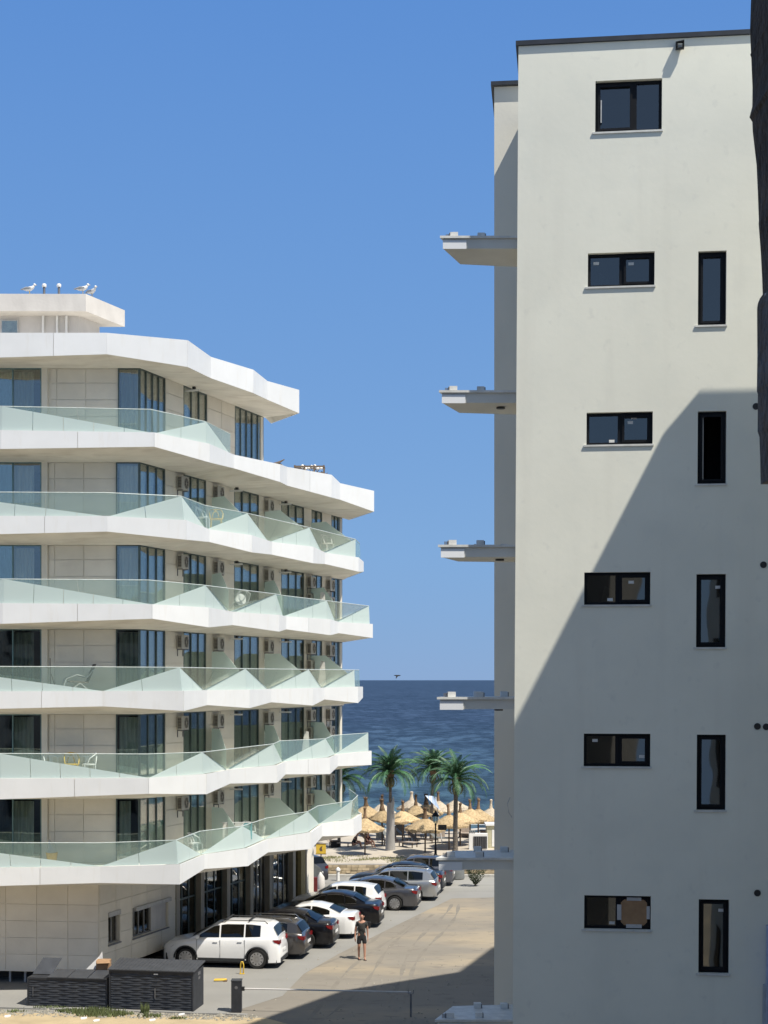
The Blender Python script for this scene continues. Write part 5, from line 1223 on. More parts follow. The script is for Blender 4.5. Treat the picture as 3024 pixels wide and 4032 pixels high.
def seated(root, top, bottom, lean=0):
    J = [((0,0,.26),.13,.12),((0,-.05-lean*.1,.48),.13,.11),((0,-.10-lean*.2,.70),.15,.11),((0,-.13-lean*.25,.80),.05,.05),((0,-.18-lean*.3,.90),.075,.085),((0,-.18-lean*.3,.98),.06,.07),
         ((-.17,-.10-lean*.2,.68),.05,.05),((-.22,-.22,.46),.04,.04),((-.12,-.42,.42),.03,.03),((-.10,-.48,.42),.03,.02),((.17,-.10-lean*.2,.68),.05,.05),((.22,-.22,.46),.04,.04),((.12,-.42,.42),.03,.03),((.10,-.48,.42),.03,.02),
         ((-.10,-.05,.24),.09,.09),((-.13,-.45,.42),.06,.06),((-.12,-.52,.08),.04,.04),((-.12,-.64,.03),.035,.02),((.10,-.05,.24),.09,.09),((.13,-.45,.42),.06,.06),((.12,-.52,.08),.04,.04),((.12,-.64,.03),.035,.02)]
    E = [(0,1),(1,2),(2,3),(3,4),(4,5),(2,6),(6,7),(7,8),(8,9),(2,10),(10,11),(11,12),(12,13),(0,14),(14,15),(15,16),(16,17),(0,18),(18,19),(19,20),(20,21)]
    skin_mesh('body', J, E, M['skin'], root, sub=1)
    skin_mesh('shirt', [((0,0,.22),.15,.14),((0,-.05-lean*.1,.48),.145,.125),((0,-.10-lean*.2,.70),.165,.125),((-.15,-.10-lean*.2,.68),.07,.07),((-.20,-.18,.54),.06,.06),((.15,-.10-lean*.2,.68),.07,.07),((.20,-.18,.54),.06,.06)], [(0,1),(1,2),(2,3),(3,4),(2,5),(5,6)], top, root, sub=1)
    skin_mesh('hair', [((0,-.16-lean*.3,.93),.078,.085),((0,-.16-lean*.3,.99),.06,.07)], [(0,1)], M['cloth_b'], root, sub=1)
def bpos(u, v):    # point on the beach sand seen at a pixel
    z = .6
    for _ in range(5):
        p = G(u, v, z); z = beach_z(p.x, p.y)
    return Vector((p.x, p.y, z))
pp = bpos(1441,3338); s1 = thing('person', 'person in dark red sitting under the front straw umbrella', 'person', pp, R(60)); seated(s1, M['cloth_r'], M['cloth_b'])
pp = bpos(1388,3340); s1 = thing('person', 'hunched person in black sitting left of the umbrella pole', 'person', pp, R(100)); seated(s1, M['cloth_b'], M['cloth_b'], .6)

# ------------------------------------------------------------ beach: stone wall, umbrellas, palms, lamp, signs
sw = thing('stone_wall', 'low honey coloured stone retaining wall below the beach', 'wall', (0,83.2,0))
q = MB(); q.box(-30,45,83.12,83.5,0,.60); q.build('wall_core', M['mortar'], sw)
blk = []
for k in range(5):
    q = MB(); r_ = random.Random(k); w_ = .23+.05*k; pts = [(-w_/2,-.02*r_.random()),(w_/2,-.02*r_.random()),(w_/2,.12),(-w_/2,.12)]
    q.prism(pts, 0, .135); blk.append((q.mesh('stone', M['stone']), w_))
cnt = 0; rest = MB()
for r in range(4):
    x = -7.5+random.random()*.3
    while x < 8.5:
        me, w_ = random.choice(blk)
        if cnt < 285 and -3.2 < x < 6.2:
            o = bpy.data.objects.new('stone', me); col.objects.link(o); o.parent = sw; o.location = (x+w_/2, 83.08-83.2+random.uniform(-.02,.01), .02+r*.148); cnt += 1
        else: rest.box(x+.005,x+w_-.005,83.07+random.uniform(-.02,.01),83.2,.02+r*.148,.155+r*.148)
        x += w_+.015
o = rest.build('stones', M['stone'], sw); o['kind'] = 'stuff'
for x0, x1 in ((2.6,4.1),(4.6,5.35),(5.45,6.4)):
    q = MB(); q.box(x0,x1,83.0,83.45,.605,.69); q.build('bench_top', M['white'], sw)
# straw umbrellas
def thatch(r, h, pale, seed):
    rr = random.Random(seed); q = MB(); n = 30; rows_ = 6; vs = []; fs = []
    jag = [rr.uniform(-.05,.05) for _ in range(n)]; jz = [rr.uniform(-.05,.03) for _ in range(n)]
    for i in range(rows_+1):
        f = i/rows_
        for k in range(n):
            a = 2*math.pi*k/n; rad = (.10+(r-.10)*f**.92)*(1+(.03*math.sin(k*2.7+i)+rr.uniform(-.015,.015))) + (jag[k] if i == rows_ else 0)
            z = h*(1-f)**1.15 + .02*math.sin(k*1.9+i*2)+(jz[k] if i == rows_ else 0)
            vs.append((rad*math.cos(a), rad*math.sin(a), z))
    for i in range(rows_):
        for k in range(n): fs.append((i*n+k, i*n+(k+1)%n, (i+1)*n+(k+1)%n, (i+1)*n+k))
    # ragged hanging fringe
    b = len(vs)
    for k in range(n):
        a = 2*math.pi*k/n; rad = r+jag[k]; vs.append(((rad-.02)*math.cos(a),(rad-.02)*math.sin(a),-.10+rr.uniform(-.06,.02)))
    for k in range(n): fs.append((rows_*n+k, rows_*n+(k+1)%n, b+(k+1)%n, b+k))
    q.add(vs, fs)
    for k in range(220):
        a = rr.random()*6.283; f0_ = rr.random()**.6; r0 = r*f0_; r1 = min(r*1.06, r0+rr.uniform(.1,.3)); z0 = h*(1-r0/r)**1.15+.015; z1 = h*max(0,1-r1/r)**1.15+.03-.05*(r1>r); da = rr.uniform(-.02,.02); w_ = .012
        q.add([(r0*math.cos(a),r0*math.sin(a),z0),(r1*math.cos(a+da),r1*math.sin(a+da),z1),(r1*math.cos(a+da+w_),r1*math.sin(a+da+w_),z1+.01),(r0*math.cos(a+w_*1.5),r0*math.sin(a+w_*1.5),z0+.01)], [(0,1,2,3)])
    return q.mesh('thatch', M['straw_p'] if pale else M['straw'], 40)
TH = {(pale,s): thatch(1.05, .56, pale, s+10*pale) for pale in (0,1) for s in range(3)}
q = MB(); rr = random.Random(3); q.lathe([(.05,-.1),(.13,0),(.11,.12),(.075,.30),(.065,.5),(.09,.62),(.03,.68)], 9)
for k in range(26):
    a = rr.random()*6.28; q.add([(.05*math.cos(a),.05*math.sin(a),.45),(.12*math.cos(a+.2),.12*math.sin(a+.2),.72+rr.uniform(-.1,.12)),(.06*math.cos(a+.5),.06*math.sin(a+.5),.5)], [(0,1,2)])
TUF = q.mesh('tuft', M['tuft'], 50); q = MB(); q.lathe([(.13,0),(.11,.12),(.075,.30),(.065,.5),(.09,.62),(.03,.68)], 9); TUFP = q.mesh('tuft', M['straw_p'], 50)
q = MB(); q.tube([(0,0,0),(0,0,2.0)], .045, 8); POLE = q.mesh('pole', M['wood'])
UMB = [ # u centre, v rim, Y, pale, scale, label
 (1437,3262,88.0,0,1.0,'straw umbrella right of the hotel corner, nearest row, over the sitting people'),
 (1674,3262,88.4,0,1.12,'straw umbrella just left of the black street lamp, nearest row'),
 (1768,3248,91.5,0,1.08,'straw umbrella just right of the black street lamp'),
 (1586,3231,92.8,0,1.0,'straw umbrella just right of the grey wrapped palm trunk'),
 (1442,3210,95.5,0,1.1,'tall straw umbrella behind the one at the hotel corner'),
 (1812,3237,93.5,0,1.1,'straw umbrella around the dark palm trunk on the right'),
 (1637,3207,97,0,1.0,'straw umbrella with dark top left of the lamp, middle row'),
 (1678,3202,98.5,0,1.0,'pale golden straw umbrella directly behind the lamp umbrella'),
 (1851,3222,95.5,0,1.0,'straw umbrella with thick dark top right of the palm trunk'),
 (1883,3222,96.5,0,1.0,'straw umbrella with tall thin top near the right building'),
 (1505,3225,94.0,0,.75,'small straw umbrella half hidden by the grey palm trunk'),
 (1932,3218,99,1,.95,'pale straw umbrella touching the right building edge'),
 (1503,3200,102,1,.9,'pale straw umbrella left of the grey palm, back row'),
 (1620,3182,106,1,1.0,'pale straw umbrella farthest back left of the lamp'),
 (1725,3188,103,1,.95,'pale straw umbrella back row right of the lamp'),
 (1792,3186,104,1,1.05,'pale straw umbrella behind the dark palm trunk'),
]
for i, (u, v, Y, pale, s, lab) in enumerate(UMB):
    p = P(u, v, Y); zb_ = beach_z(p.x, Y); t = thing('straw_umbrella', lab, 'beach umbrella', (p.x, Y, zb_), 0, 'straw umbrellas on the beach')
    hrim = p.z - zb_; rz_ = random.random()*6
    o = bpy.data.objects.new('thatch_canopy', TH[(pale, i%3)]); col.objects.link(o); o.parent = t; o.location = (0,0,hrim); o.scale = (s,s,1.05); o.rotation_euler = (random.uniform(-.09,.09),random.uniform(-.09,.09),rz_)
    o = bpy.data.objects.new('tuft', TUFP if pale and i%2 else TUF); col.objects.link(o); o.parent = t; o.location = (0,0,hrim+.50); o.scale = (1.1+.4*(i%3==1),1.1+.4*(i%3==1),random.uniform(.9,1.15)); o.rotation_euler = (random.uniform(-.08,.08),random.uniform(-.08,.08),rz_)
    o = bpy.data.objects.new('pole', POLE); col.objects.link(o); o.parent = t; o.location = (0,0,-.02); o.scale = (1,1,(hrim+.35)/2.0)
# sun loungers, crates and windbreak panels between the umbrellas
def lounger(label, u, v, rz, m_):
    p = bpos(u, v); t = thing('sun_lounger', label, 'sun lounger', p, rz, 'loungers under the umbrellas')
    q = MB(); q.box(-.3,.3,-.95,.45,.28,.33); q.build('bed', m_, t, world=False)
    q = MB(); q.slab([(-.3,.45,.30),(.3,.45,.30),(.3,.95,.72),(-.3,.95,.72)], (0,.03,.04)); q.build('backrest', m_, t, world=False)
    for x in (-.27,.27):
        for y in (-.85,.4): q = MB(); q.box(x-.025,x+.025,y-.025,y+.025,0,.279); q.build('leg', M['wood'], t, world=False)
M['panel'] = mat('beige_panel', (.38,.32,.27), .85); M['dgrey'] = mat('dull_grey', (.16,.17,.17), .8)
for i, (u, v, rz, mm, lab) in enumerate(((1560,3318,1.2,'dgrey','dark lounger behind the grey wrapped palm trunk'),(1612,3306,1.3,'dgrey','grey lounger between the middle umbrellas'),(1660,3322,1.1,'wicker','brown lounger left of the lamp post'),(1470,3322,1.2,'panel','beige lounger left of the grey palm trunk'),(1745,3318,1.3,'dgrey','grey lounger right of the lamp post'),(1845,3300,1.2,'panel','beige lounger near the white counter'),(1585,3334,1.0,'panel','beige lounger in the front sand right of the palm trunk'),(1330,3336,1.1,'panel','pale lounger seen below the hotel end balcony'))):
    lounger(lab, u, v, rz, M[mm])
for i, (u, v, w_, h_, mm, lab) in enumerate(((1497,3306,.55,.85,'dgrey','grey chest beside the wrapped palm trunk'),(1545,3305,.5,.8,'panel','beige windbreak panel just right of the wrapped trunk'),(1630,3296,.8,.75,'panel','beige windbreak panel in the middle row'),(1706,3308,.5,.95,'dgrey','grey windbreak panel behind the lamp post'),(1735,3300,.55,.9,'panel','beige windbreak panel right of the lamp post'),(1830,3296,.8,.9,'panel','beige windbreak panel right of the dark palm'),(1575,3290,.6,.8,'cloth_b','black crate under the middle umbrella'),(1908,3310,.5,.6,'wicker','brown crate beside the white kiosk'),(1318,3338,.5,.4,'cloth_b','black crate in the sand below the hotel balcony'))):
    p = bpos(u, v); t = thing('beach_panel' if 'panel' in lab else 'beach_chest', lab, 'panel' if 'panel' in lab else 'chest', p)
    q = MB(); q.box(p.x-w_/2,p.x+w_/2,p.y,p.y+(.06 if 'panel' in lab else .45),p.z,p.z+h_); q.build('board' if 'panel' in lab else 'box', M[mm], t)
    q = MB(); q.box(p.x-w_/2-.03,p.x+w_/2+.03,p.y-.02,p.y+(.08 if 'panel' in lab else .47),p.z+h_+.001,p.z+h_+.04); q.build('top_rail' if 'panel' in lab else 'lid', M['wood'], t)
# rear facing palms
def frond(seed, L=2.7, droop=1.0, w_=.42, dry=False):
    rr = random.Random(seed); q = MB(); pts = []; a = R(52)+rr.uniform(-.1,.1); x = z = 0; n = 14
    for i in range(n+1):
        pts.append(Vector((x,0,z))); st = L/n; x += math.cos(a)*st; z += math.sin(a)*st; a -= (.085+.045*i/n*2)*droop
    q.tube(pts, [.035*(1-i/n)+.006 for i in range(n+1)], 4)
    for i in range(1, n*3):
        f = i/(n*3); j = min(n-1, int(f*n)); c = pts[j].lerp(pts[j+1], f*n-j); d = (pts[j+1]-pts[j]).normalized(); up = Vector((-d.z,0,d.x))
        ll = w_*math.sin(math.pi*min(1,.12+f*.92))**.6*rr.uniform(.8,1.1)
        for s in (-1,1):
            tip = c + d*ll*.75 + Vector((0,s,0))*ll*.75 - Vector((0,0,1))*ll*rr.uniform(.15,.5) + up*ll*.15
            q.add([c-d*.022,c+d*.026,tip], [(0,1,2)]); mid = (c+tip)/2; q.add([c+d*.012, mid+d*.034+Vector((0,0,.012)), tip],[(0,1,2)])
    return q.mesh('frond', M['palm_y'] if dry else M['palm'])
FRD = [frond(s, L=2.5+.12*s, droop=.75+.16*s) for s in range(5)]; DRY = frond(99, L=2.0, droop=2.0, w_=.3, dry=True)
def palm(u, vbase, vc, Y, label, lean, wrapped, seed, nfr=54, sc=1.0, zbase=None):
    rr = random.Random(seed); c = P(u, vc, Y); bx = (u-lean-UC)/FP*Y; zb_ = beach_z(bx,Y) if zbase is None else zbase
    t = thing('palm_tree', label, 'palm tree', (bx, Y, zb_), 0, 'palm trees on the beach'); hc = c.z-zb_
    q = MB(); n = 16; rad = [(.14 if wrapped == 2 else .10)*(1+.9*max(0,1-i/3)*(wrapped==2))*(1-.25*i/n)+(.010 if i%2 else 0) for i in range(n+1)]
    pts = [Vector(((c.x-bx)*(i/n)**1.5, 0, hc*i/n)) for i in range(n+1)]
    q.tube(pts, rad, 10); q.build('trunk', M['bark'], t, 50, world=False)
    q = MB(); q.lathe([(.10,-.5),(.17,-.3),(.25,-.08),(.22,.12),(.08,.3)], 10, (c.x-bx,0,hc)); q.build('crown_shaft', M['tuft'], t, 50, world=False)
    if wrapped == 1:
        hw_ = hc*.62; q = MB(); q.tube([Vector((0,0,0)),Vector((.0,0,hw_*.3)),Vector((.02,0,hw_*.7)),Vector(((c.x-bx)*.5,0,hw_))], [.30,.25,.23,.20], 12); q.build('trunk_wrap', M['wrap'], t, 60, world=False)
        q = MB(); q.tube([Vector((.06,-.05,hw_*.8)),Vector((.14,-.08,hw_*1.0)),Vector((.17,-.1,hw_*1.12))], [.14,.11,.02], 8); q.build('wrap_flap', M['wrap'], t, 60, world=False)
    for k in range(nfr):
        f = k/nfr; o = bpy.data.objects.new('frond', FRD[min(4,int(f*5*.999))] if rr.random()<.8 else rr.choice(FRD)); col.objects.link(o); o.parent = t
        o.location = (c.x-bx, 0, hc+.12-.25*f); o.rotation_euler = (0, R(-32+66*f)+rr.uniform(-.22,.22), k*2.399+rr.uniform(-.3,.3)); s = sc*.87*rr.uniform(.72,1.14)*(1.0-.12*(f<.2)); o.scale = (s,s,s)
    for k in range(9):
        o = bpy.data.objects.new('dry_frond', DRY); col.objects.link(o); o.parent = t; o.location = (c.x-bx,0,hc-.15); o.rotation_euler = (0,R(60)+rr.uniform(-.2,.3),k*.7+rr.uniform(-.3,.3)); o.scale = (.55,.55,.55)
    return t
palm(1537,3348,3045,90.2,'palm tree with its lower trunk wrapped in grey cloth, leftmost in the open',0,1,1,sc=.95)
palm(1706,3300,3035,97.5,'palm tree in the middle with pale trunk leaning behind the umbrellas',8,0,2,sc=1.0)
palm(1796,3462,3070,84.6,'palm tree with thick dark trunk, rightmost, above the stone wall',4,2,3,sc=.92)
palm(1335,3330,3070,93.0,'palm tree half hidden behind the end of the hotel balconies',0,0,4,sc=1.0)
# planter in front of the right palm
p = P(1796,3460,82.0); q = MB(); q.lathe([(.36,0),(.44,.05),(.42,.7),(.40,.74)], 12, (p.x,81.8,0)); solo(q, 'planter', M['dgrey'], 'dark round planter in front of the stone wall under the right palm', 'planter', (p.x,81.8,0), smooth=40)
# bush by the road
p = G(1872,3490); bt = thing('bush', 'small dark rounded bush on a short stem by the beach road', 'bush', p)
q = MB(); q.tube([p, p+Vector((0,0,.4))], [.06,.03], 6); q.build('trunk', M['bark'], bt)
lf = MB(); rr = random.Random(5)
for k in range(1700):
    a = rr.random()*6.283; zz = rr.random(); rad = interp([(0,.10),(.25,.36),(.55,.50),(.85,.30),(1,.05)], zz)*(1+.16*math.sin(a*3+zz*5)); r_ = rad*rr.random()**.35; c_ = p+Vector((r_*math.cos(a), r_*math.sin(a), .12+1.18*zz)); s_ = rr.uniform(.03,.07)
    d1 = Vector((rr.uniform(-1,1),rr.uniform(-1,1),rr.uniform(-1,1))).normalized()*s_; d2 = Vector((rr.uniform(-1,1),rr.uniform(-1,1),rr.uniform(.2,1))).normalized()*s_
    lf.add([c_-d1*.4,c_+d1,c_+d2], [(0,1,2)])
lf.build('crown', M['bush'], bt)
# street lamp
p = P(1715, 3368, 86.5); zb_ = beach_z(p.x,86.5); tl_z = P(0,3190,86.5).z
sl2 = thing('street_lamp', 'black lantern street lamp in front of the straw umbrellas', 'street lamp', (p.x,86.5,zb_)); hL = tl_z-zb_
q = MB(); q.lathe([(.13,0),(.13,.12),(.075,.2),(.06,.7),(.045,.75),(.04,hL-.85),(.07,hL-.8),(.04,hL-.74)], 10, (0,0,0)); q.build('post', M['black'], sl2, 40, world=False)
q = MB(); q.lathe([(.06,hL-.74),(.10,hL-.70),(.17,hL-.36),(.16,hL-.35)], 8, (0,0,0)); q.build('lantern_glass', M['clear'], sl2, world=False)
q = MB(); 
for k in range(6): a = k*math.pi/3; q.tube([(.10*math.cos(a),.10*math.sin(a),hL-.70),(.175*math.cos(a),.175*math.sin(a),hL-.36)], .012, 4)
q.build('lantern_frame', M['black'], sl2, world=False)
q = MB(); q.lathe([(.22,hL-.345),(.20,hL-.30),(.09,hL-.14),(.05,hL-.10),(.03,hL-.02),(.01,hL)], 10, (0,0,0)); q.build('lantern_cap', M['black'], sl2, 30, world=False)
q = MB(); q.box(.14,.62,-.03,.03,hL-1.12,hL-.82); q.build('small_box', M['blackp'], sl2, world=False)
# blue and white striped parasol edge behind the lamp
p = P(1722,3190,95); pr = thing('beach_parasol', 'blue and white parasol tilted behind the street lamp', 'parasol', (p.x+.3,95,beach_z(p.x,95)))
mst = mat('blue_white_cloth', (.62,.66,.72), .8, c2=(.25,.33,.46), scale=1.5, stretch=(6,.2,.2), sharp=True)
q = MB(); n = 10; vs = [(-.5,0,2.95)]+[(-.5+1.5*math.cos(.9)*(.5+.5*math.cos(6.283*k/n))-.55, 1.0*math.sin(6.283*k/n), 3.0-.9*(.5+.5*math.cos(6.283*k/n))) for k in range(n)]
q.add(vs, [(0,1+k,1+(k+1)%n) for k in range(n)]); q.build('canopy', mst, pr, world=False)
q = MB(); q.tube([(0,0,0),(-.4,0,2.9)], .03, 6); q.build('pole', M['white'], pr, world=False)
# yellow letter box like sign with a dark emblem, near the hotel corner
p = P(1264,3342,84.6); ys = thing('yellow_sign', 'yellow square sign box with a dark mark, on a post by the beach', 'sign', (p.x,84.6,beach_z(p.x,84.6)))
zc = p.z; q = MB(); q.box(p.x-.27,p.x+.27,84.50,84.58,zc-.26,zc+.26); q.build('board', M['yellow'], ys)
q = MB(); q.box(p.x-.29,p.x+.29,84.49,84.585,zc+.262,zc+.30); q.box(p.x-.29,p.x+.29,84.49,84.585,zc-.30,zc-.262); q.build('frame', M['tuft'], ys)
q = MB(); q.add([(p.x-.05,84.495,zc-.12),(p.x+.09,84.495,zc-.12),(p.x+.05,84.495,zc+.05),(p.x+.09,84.495,zc+.16),(p.x-.02,84.495,zc+.12),(p.x-.09,84.495,zc+.0)], [(0,1,2,3,4,5)]); q.build('mark', M['tuft'], ys)
q = MB(); q.box(p.x-.03,p.x+.03,84.59,84.65,beach_z(p.x,84.6)-.05,zc+.2); q.build('post', M['wood'], ys)
# white counter with dark panel and white kiosk on the right
p = bpos(1884,3346); ct = thing('beach_counter', 'white counter with a dark slatted front on the beach', 'counter', p)
q = MB(); q.box(p.x-.55,p.x+.55,p.y,p.y+.5,p.z,p.z+.95); q.build('body', M['white'], ct)
q = MB(); q.box(p.x-.30,p.x+.50,p.y-.03,p.y-.002,p.z+.08,p.z+.80); q.build('front_panel', M['bin'], ct)
for k in range(6): q = MB(); q.box(p.x-.27+k*.13,p.x-.25+k*.13,p.y-.045,p.y-.031,p.z+.1,p.z+.78); q.build('slat', M['grey'], ct)
for x in (-.50,-.36,-.24): q = MB(); q.lathe([(.04,0),(.05,.15),(.02,.2)], 8, (p.x+x,p.y+.2,p.z+.951)); q.build('jar', M['dgrey'], ct)
p = bpos(1945,3340); ks = thing('beach_kiosk', 'small white kiosk half hidden behind the right building edge', 'kiosk', p)
q = MB(); q.box(p.x-.42,p.x+1.2,p.y,p.y+1.2,p.z,p.z+1.35); q.build('wall', mat('cream_paint',(.55,.52,.36),.7), ks)
q = MB(); q.box(p.x-.12,p.x+.9,p.y-.02,p.y-.002,p.z+.1,p.z+1.1); q.build('panel', M['white'], ks)
q = MB(); q.prism([(p.x-.5,p.y-.1),(p.x+1.3,p.y-.1),(p.x+1.3,p.y+1.3),(p.x-.5,p.y+1.3)], p.z+1.351, p.z+1.45); q.build('roof', M['white'], ks)
# grey folded canopy and red bag at the hotel end
p = P(1228,3440,78.3); q = MB(); gz = p.z
q.slab([P(1206,3400,78.3),P(1232,3398,78.3),P(1262,3418,78.3),P(1272,3440,78.3),P(1240,3465,78.3),P(1212,3520,78.3)], (0,.05,0))
cn = solo(q, 'shade_cloth', M['dgrey'], 'grey shade cloth hanging at the far end of the shop front', 'cloth', (p.x,78.3,0))
q = MB(); p2 = G(1232,3515); q.box(p2.x-.28,p2.x+.22,p2.y,p2.y+.3,0,.75); t = solo(q, 'red_cooler', mat('dull_red',(.16,.02,.02),.5), 'dull red drinks cooler under the grey shade cloth', 'cooler', p2)
p2 = G(1262,3500); q = MB(); q.tube([p2,p2+Vector((0,0,.25)),p2+Vector((.02,0,.6)),p2+Vector((0,0,.85))],[.2,.24,.18,.04],8); solo(q, 'white_sack', M['pent'], 'pale sack propped beside the red cooler', 'sack', p2, smooth=60)
# seabird in flight, gulls on the penthouse
def wing(q, p, s, up): q.add([p+Vector((-.10,0,.03)),p+Vector((.12,0,.02)),p+Vector((.02+.1*s,s*.35,up)),p+Vector((-.2,s*.75,up*1.3))], [(0,1,2,3)])
b = P(1566,2660,70); bd = thing('flying_bird', 'dark bird flying low over the sea horizon', 'bird', b); bd.scale = (.6,.6,.6)
q = MB(); q.tube([b+Vector((-.30,0,.02)),b+Vector((-.12,0,0)),b+Vector((.1,0,0)),b+Vector((.24,0,.01))],[.01,.05,.045,.008],8); q.build('body', M['cloth_b'], bd, 60)
for s in (-1,1): q = MB(); q.slab([b+Vector((-.12,s*.04,.02)),b+Vector((.10,s*.04,.02)),b+Vector((-.02,s*.25,-.10)),b+Vector((-.14,s*.45,-.26))], (0,0,.012)); q.build('wing', M['cloth_b'], bd)
def gull(u, v, Y, rz, label):
    p = P(u, v, Y); t = thing('gull', label, 'gull', p, rz, 'gulls on the penthouse roof')
    q = MB(); q.tube([(-.24,0,.17),(-.12,0,.17),(.02,0,.19),(.12,0,.24),(.16,0,.30)],[.02,.065,.085,.06,.035],10); q.lathe([(.015,-.05),(.045,-.02),(.045,.02),(.015,.045)],10,(.18,0,.335)); q.build('body', M['feather'], t, 60, world=False)
    for s in (-1,1):
        q = MB(); q.tube([(.06,s*.07,.21),(-.10,s*.085,.20),(-.32,s*.03,.16)],[.03,.045,.008],8); q.build('wing', M['feather_g'], t, 60, world=False)
        q = MB(); q.tube([(0,s*.03,.12),(.01,s*.03,0)], .008, 5); q.build('leg', M['yellow'], t, world=False)
    q = MB(); q.tube([(.21,0,.335),(.27,0,.32)],[.013,.004],6); q.build('beak', M['yellow'], t, world=False)
gull(116,1158,55.25,0,'gull standing at the left of the roof pipes'); gull(326,1157,55.3,0.1,'gull standing near the penthouse roof corner'); gull(362,1168,55.9,-.6,'gull sitting low behind the penthouse roof corner')

# ------------------------------------------------------------ balcony furniture and rooftop clutter
def chair(label, p, rz, m_, s=1.0):
    t = thing('balcony_chair', label, 'chair', p, rz, 'plastic balcony chairs')
    q = MB(); q.lathe([(.20,.43),(.22,.44),(.22,.465),(.19,.47)], 12); q.build('seat', m_, t, world=False)
    for x in (-.18,.18):
        for y in (-.18,.18): q = MB(); q.tube([(x*1.15,y*1.15,0),(x,y,.44)], .016, 6); q.build('leg', m_, t, world=False)
    q = MB(); q.tube([(-.22,-.1,.44),(-.25,-.02,.66),(-.20,.20,.80),(0,.25,.84),(.20,.20,.80),(.25,-.02,.66),(.22,-.1,.44)], .020, 6)
    q.tube([(-.15,.2,.44),(-.08,.25,.7),(.08,.24,.83)], .016, 6); q.tube([(.15,.2,.44),(.08,.25,.7),(-.08,.24,.83)], .016, 6); q.build('backrest', m_, t, 60, world=False)
    t.scale = (s,s,s); return t
def floor(L): return ZF[L]-.0
def bal(u, L, Y): return Vector(((u-UC)/FP*Y, Y, floor(L)))
chair('white looped plastic chair on the fifth balcony down, left of the table', bal(200,2,51.9), .6, M['white'])
chair('yellow looped plastic chair at the table on the fifth balcony down', bal(282,2,51.9), .3, M['yellow'])
chair('white looped plastic chair right of the table, fifth balcony down', bal(350,2,51.9), -1.2, M['white'])
t = thing('balcony_table', 'white rectangular table behind the yellow chair', 'table', bal(280,2,52.3)); p = Vector(t.location)
q = MB(); q.box(p.x-.75,p.x+.6,p.y-.2,p.y+.25,p.z+.70,p.z+.735); q.build('table_top', M['white'], t)
for x in (-.68,.53):
    for y in (-.15,.2): q = MB(); q.box(p.x+x-.02,p.x+x+.02,p.y+y-.02,p.y+y+.02,p.z,p.z+.699); q.build('leg', M['white'], t)
t = thing('wicker_lounge_chair', 'brown wicker lounge chair with wavy arms on the fourth balcony down', 'chair', bal(310,3,52.1), R(-70))
q = MB(); q.slab([(-.28,-.35,.34),(.28,-.35,.34),(.28,.25,.30),(-.28,.25,.30)],(0,0,.04)); q.build('seat', M['wicker'], t, world=False)
q = MB(); q.slab([(-.28,.25,.30),(.28,.25,.30),(.26,.52,.95),(-.26,.52,.95)],(0,.03,0)); q.build('backrest', M['wicker'], t, world=False)
for x in (-.3,.3):
    q = MB(); q.tube([(x,-.6,.05),(x,-.45,.45),(x,-.1,.58),(x,.25,.5),(x,.45,.75)], .02, 6); q.tube([(x,-.4,.0),(x,0,.3),(x,.35,.0)], .018, 6); q.build('arm', M['pipe'], t, 60, world=False)
t = thing('folded_airer', 'thin folded airer leaning on the wall, fourth balcony down', 'airer', bal(203,3,52.4)); p = Vector(t.location)
q = MB(); q.tube([p+Vector((-.05,0,1.15)),p+Vector((0,-.1,0))], .012, 5); q.tube([p+Vector((0,-.05,.6)),p+Vector((.25,-.35,0))], .012, 5); q.tube([p+Vector((.25,-.35,0.02)),p+Vector((-.45,-.35,.12))], .012, 5); q.build('frame', M['wicker'], t)
t = thing('bucket_caddy', 'orange yellow bucket with a bag on the lowest balcony', 'bucket', bal(204,1,52.2)); p = Vector(t.location)
q = MB(); q.lathe([(.15,0),(.20,.38),(.21,.40)], 14, p); q.build('bucket', mat('orange_plastic',(.62,.36,.05),.5), t, 40)
q = MB(); q.tube([p+Vector((0,0,.4)),p+Vector((-.02,0,.6)),p+Vector((-.1,0,.85))],[.17,.12,.02],9); q.build('bag', M['pent'], t, 60)
def side_pt(t_, L, o): 
    p = S(t_, 0, o); return Vector((p.x,p.y,ZF[L]+.02))
chair('yellow plastic chair on the third balcony down, behind the glass', side_pt(3.9,5,1.0), .2, M['yellow']); chair('white plastic chair beside the yellow one on the third balcony', side_pt(3.2,5,.8), 1.4, M['white'])
t = chair('white plastic chair tipped over on the fourth balcony from the top', side_pt(5.4,4,1.1)+Vector((0,0,.35)), .5, M['white']); t.rotation_euler = (R(75),R(20),.4)
chair('white plastic chair by the third divider, third balcony down', side_pt(14.6,5,1.1), .8, M['white'])
chair('white plastic chair on the lowest balcony behind the first divider', side_pt(6.6,1,1.1), .8, M['white']); chair('white plastic chair on the lowest balcony nearer the camera', side_pt(2.2,1,1.0), 2.2, M['white'])
t = thing('drying_rack', 'white drying rack with towels on the lowest balcony', 'airer', side_pt(5.0,1,1.3)); p = Vector(t.location)
q = MB(); q.tube([p+Vector((-.5,0,0)),p+Vector((.3,0,.95))], .013, 5); q.tube([p+Vector((.5,0,0)),p+Vector((-.3,0,.95))], .013, 5); q.tube([p+Vector((-.6,0,.95)),p+Vector((.6,0,.95))], .013, 5); q.build('frame', M['white'], t)
for x, mm in ((-.35,'pale_t'),(.1,'pale_t'),(.42,'cyan')):
    M.setdefault('pale_t', mat('towel',(.60,.60,.56),.95)); M.setdefault('cyan', mat('teal_towel',(.20,.42,.44),.95))
    q = MB(); q.slab([p+Vector((x-.16,-.03,.35)),p+Vector((x+.16,-.03,.33)),p+Vector((x+.16,0,.955)),p+Vector((x-.16,0,.955))],(0,.05,0)); q.build('towel', M[mm], t)
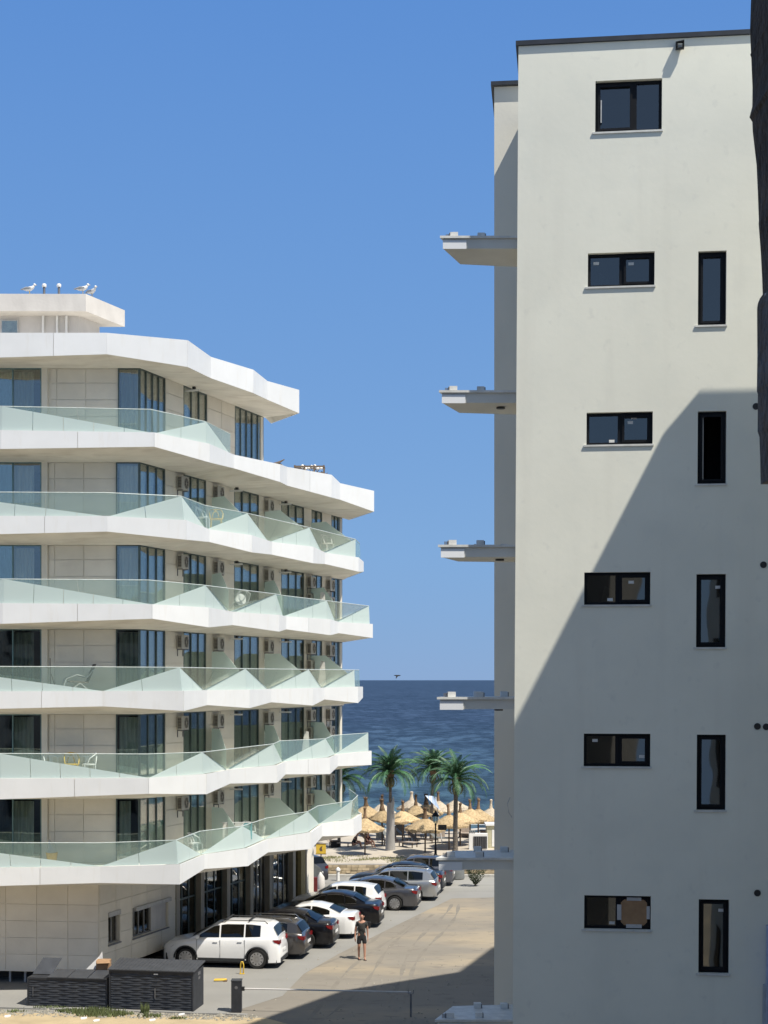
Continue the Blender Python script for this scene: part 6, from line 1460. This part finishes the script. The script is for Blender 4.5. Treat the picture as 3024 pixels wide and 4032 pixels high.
for (t_, L, lab) in ((11.6,2,'white towel hung over the rail, fifth balcony down'),(13.4,4,'pale towel by the third divider, fourth balcony down'),(13.4,3,'pale folded chair standing by the third divider, fifth balcony floor')):
    p = side_pt(t_, L, 1.35); q = MB(); q.slab([p+Vector((-.18,0,.1)),p+Vector((.18,0,.1)),p+Vector((.12,0,1.15)),p+Vector((-.05,0,1.2))],(0,.05,0)); solo(q, 'hung_towel', M['pale_t'], lab, 'towel', p)
# roof terrace of the sixth floor: broken planter and timber
p = P(1219,1870,66.0); p.z = ZF[6]+.24; t = thing('twig_planter', 'grey timber crate planter full of twigs and white cloth on the roof edge', 'planter', p)
rr = random.Random(9); q = MB()
for x in (-.62,-.2,.2,.62):
    for y in (-.25,.25): q.obox(p+Vector((x,y,.35)), (.03,0,0),(0,.03,0),(0,0,.35))
for z in (.08,.36,.64):
    for y in (-.28,.28): q.obox(p+Vector((0,y,z)), (.66,0,0),(0,.012,0),(0,0,.035))
q.build('crate', M['wood'], t)['kind'] = 'stuff'
q = MB()
for k in range(46):
    a = p+Vector((rr.uniform(-.6,.6),rr.uniform(-.22,.22),rr.uniform(.05,.35))); q.tube([a, a+Vector((rr.uniform(-.35,.35),rr.uniform(-.1,.1),rr.uniform(.1,.40)))], .014, 4)
q.build('twigs', M['wicker'], t)['kind'] = 'stuff'
q = MB()
for k in range(7): c_ = p+Vector((-.3+k*.13,rr.uniform(-.1,.1),.62+rr.uniform(-.03,.08))); q.lathe([(.02,-.08),(.09,-.03),(.07,.05),(.01,.09)], 7, c_)
q.build('cloth', M['white'], t, 60)
p = P(1085,1830,62.5); t = thing('driftwood', 'dark dry branch poking above the roof edge by the top flat', 'branch', p)
q = MB(); q.tube([p+Vector((-.45,0,-.25)),p+Vector((-.1,0,.02)),p+Vector((.15,0,.10)),p+Vector((.36,0,.22))],[.05,.06,.05,.02],7); q.tube([p+Vector((-.05,0,.05)),p+Vector((.22,.05,.02)),p+Vector((.30,.05,-.05))],[.05,.04,.02],6); q.build('branch', M['wicker'], t, 60)
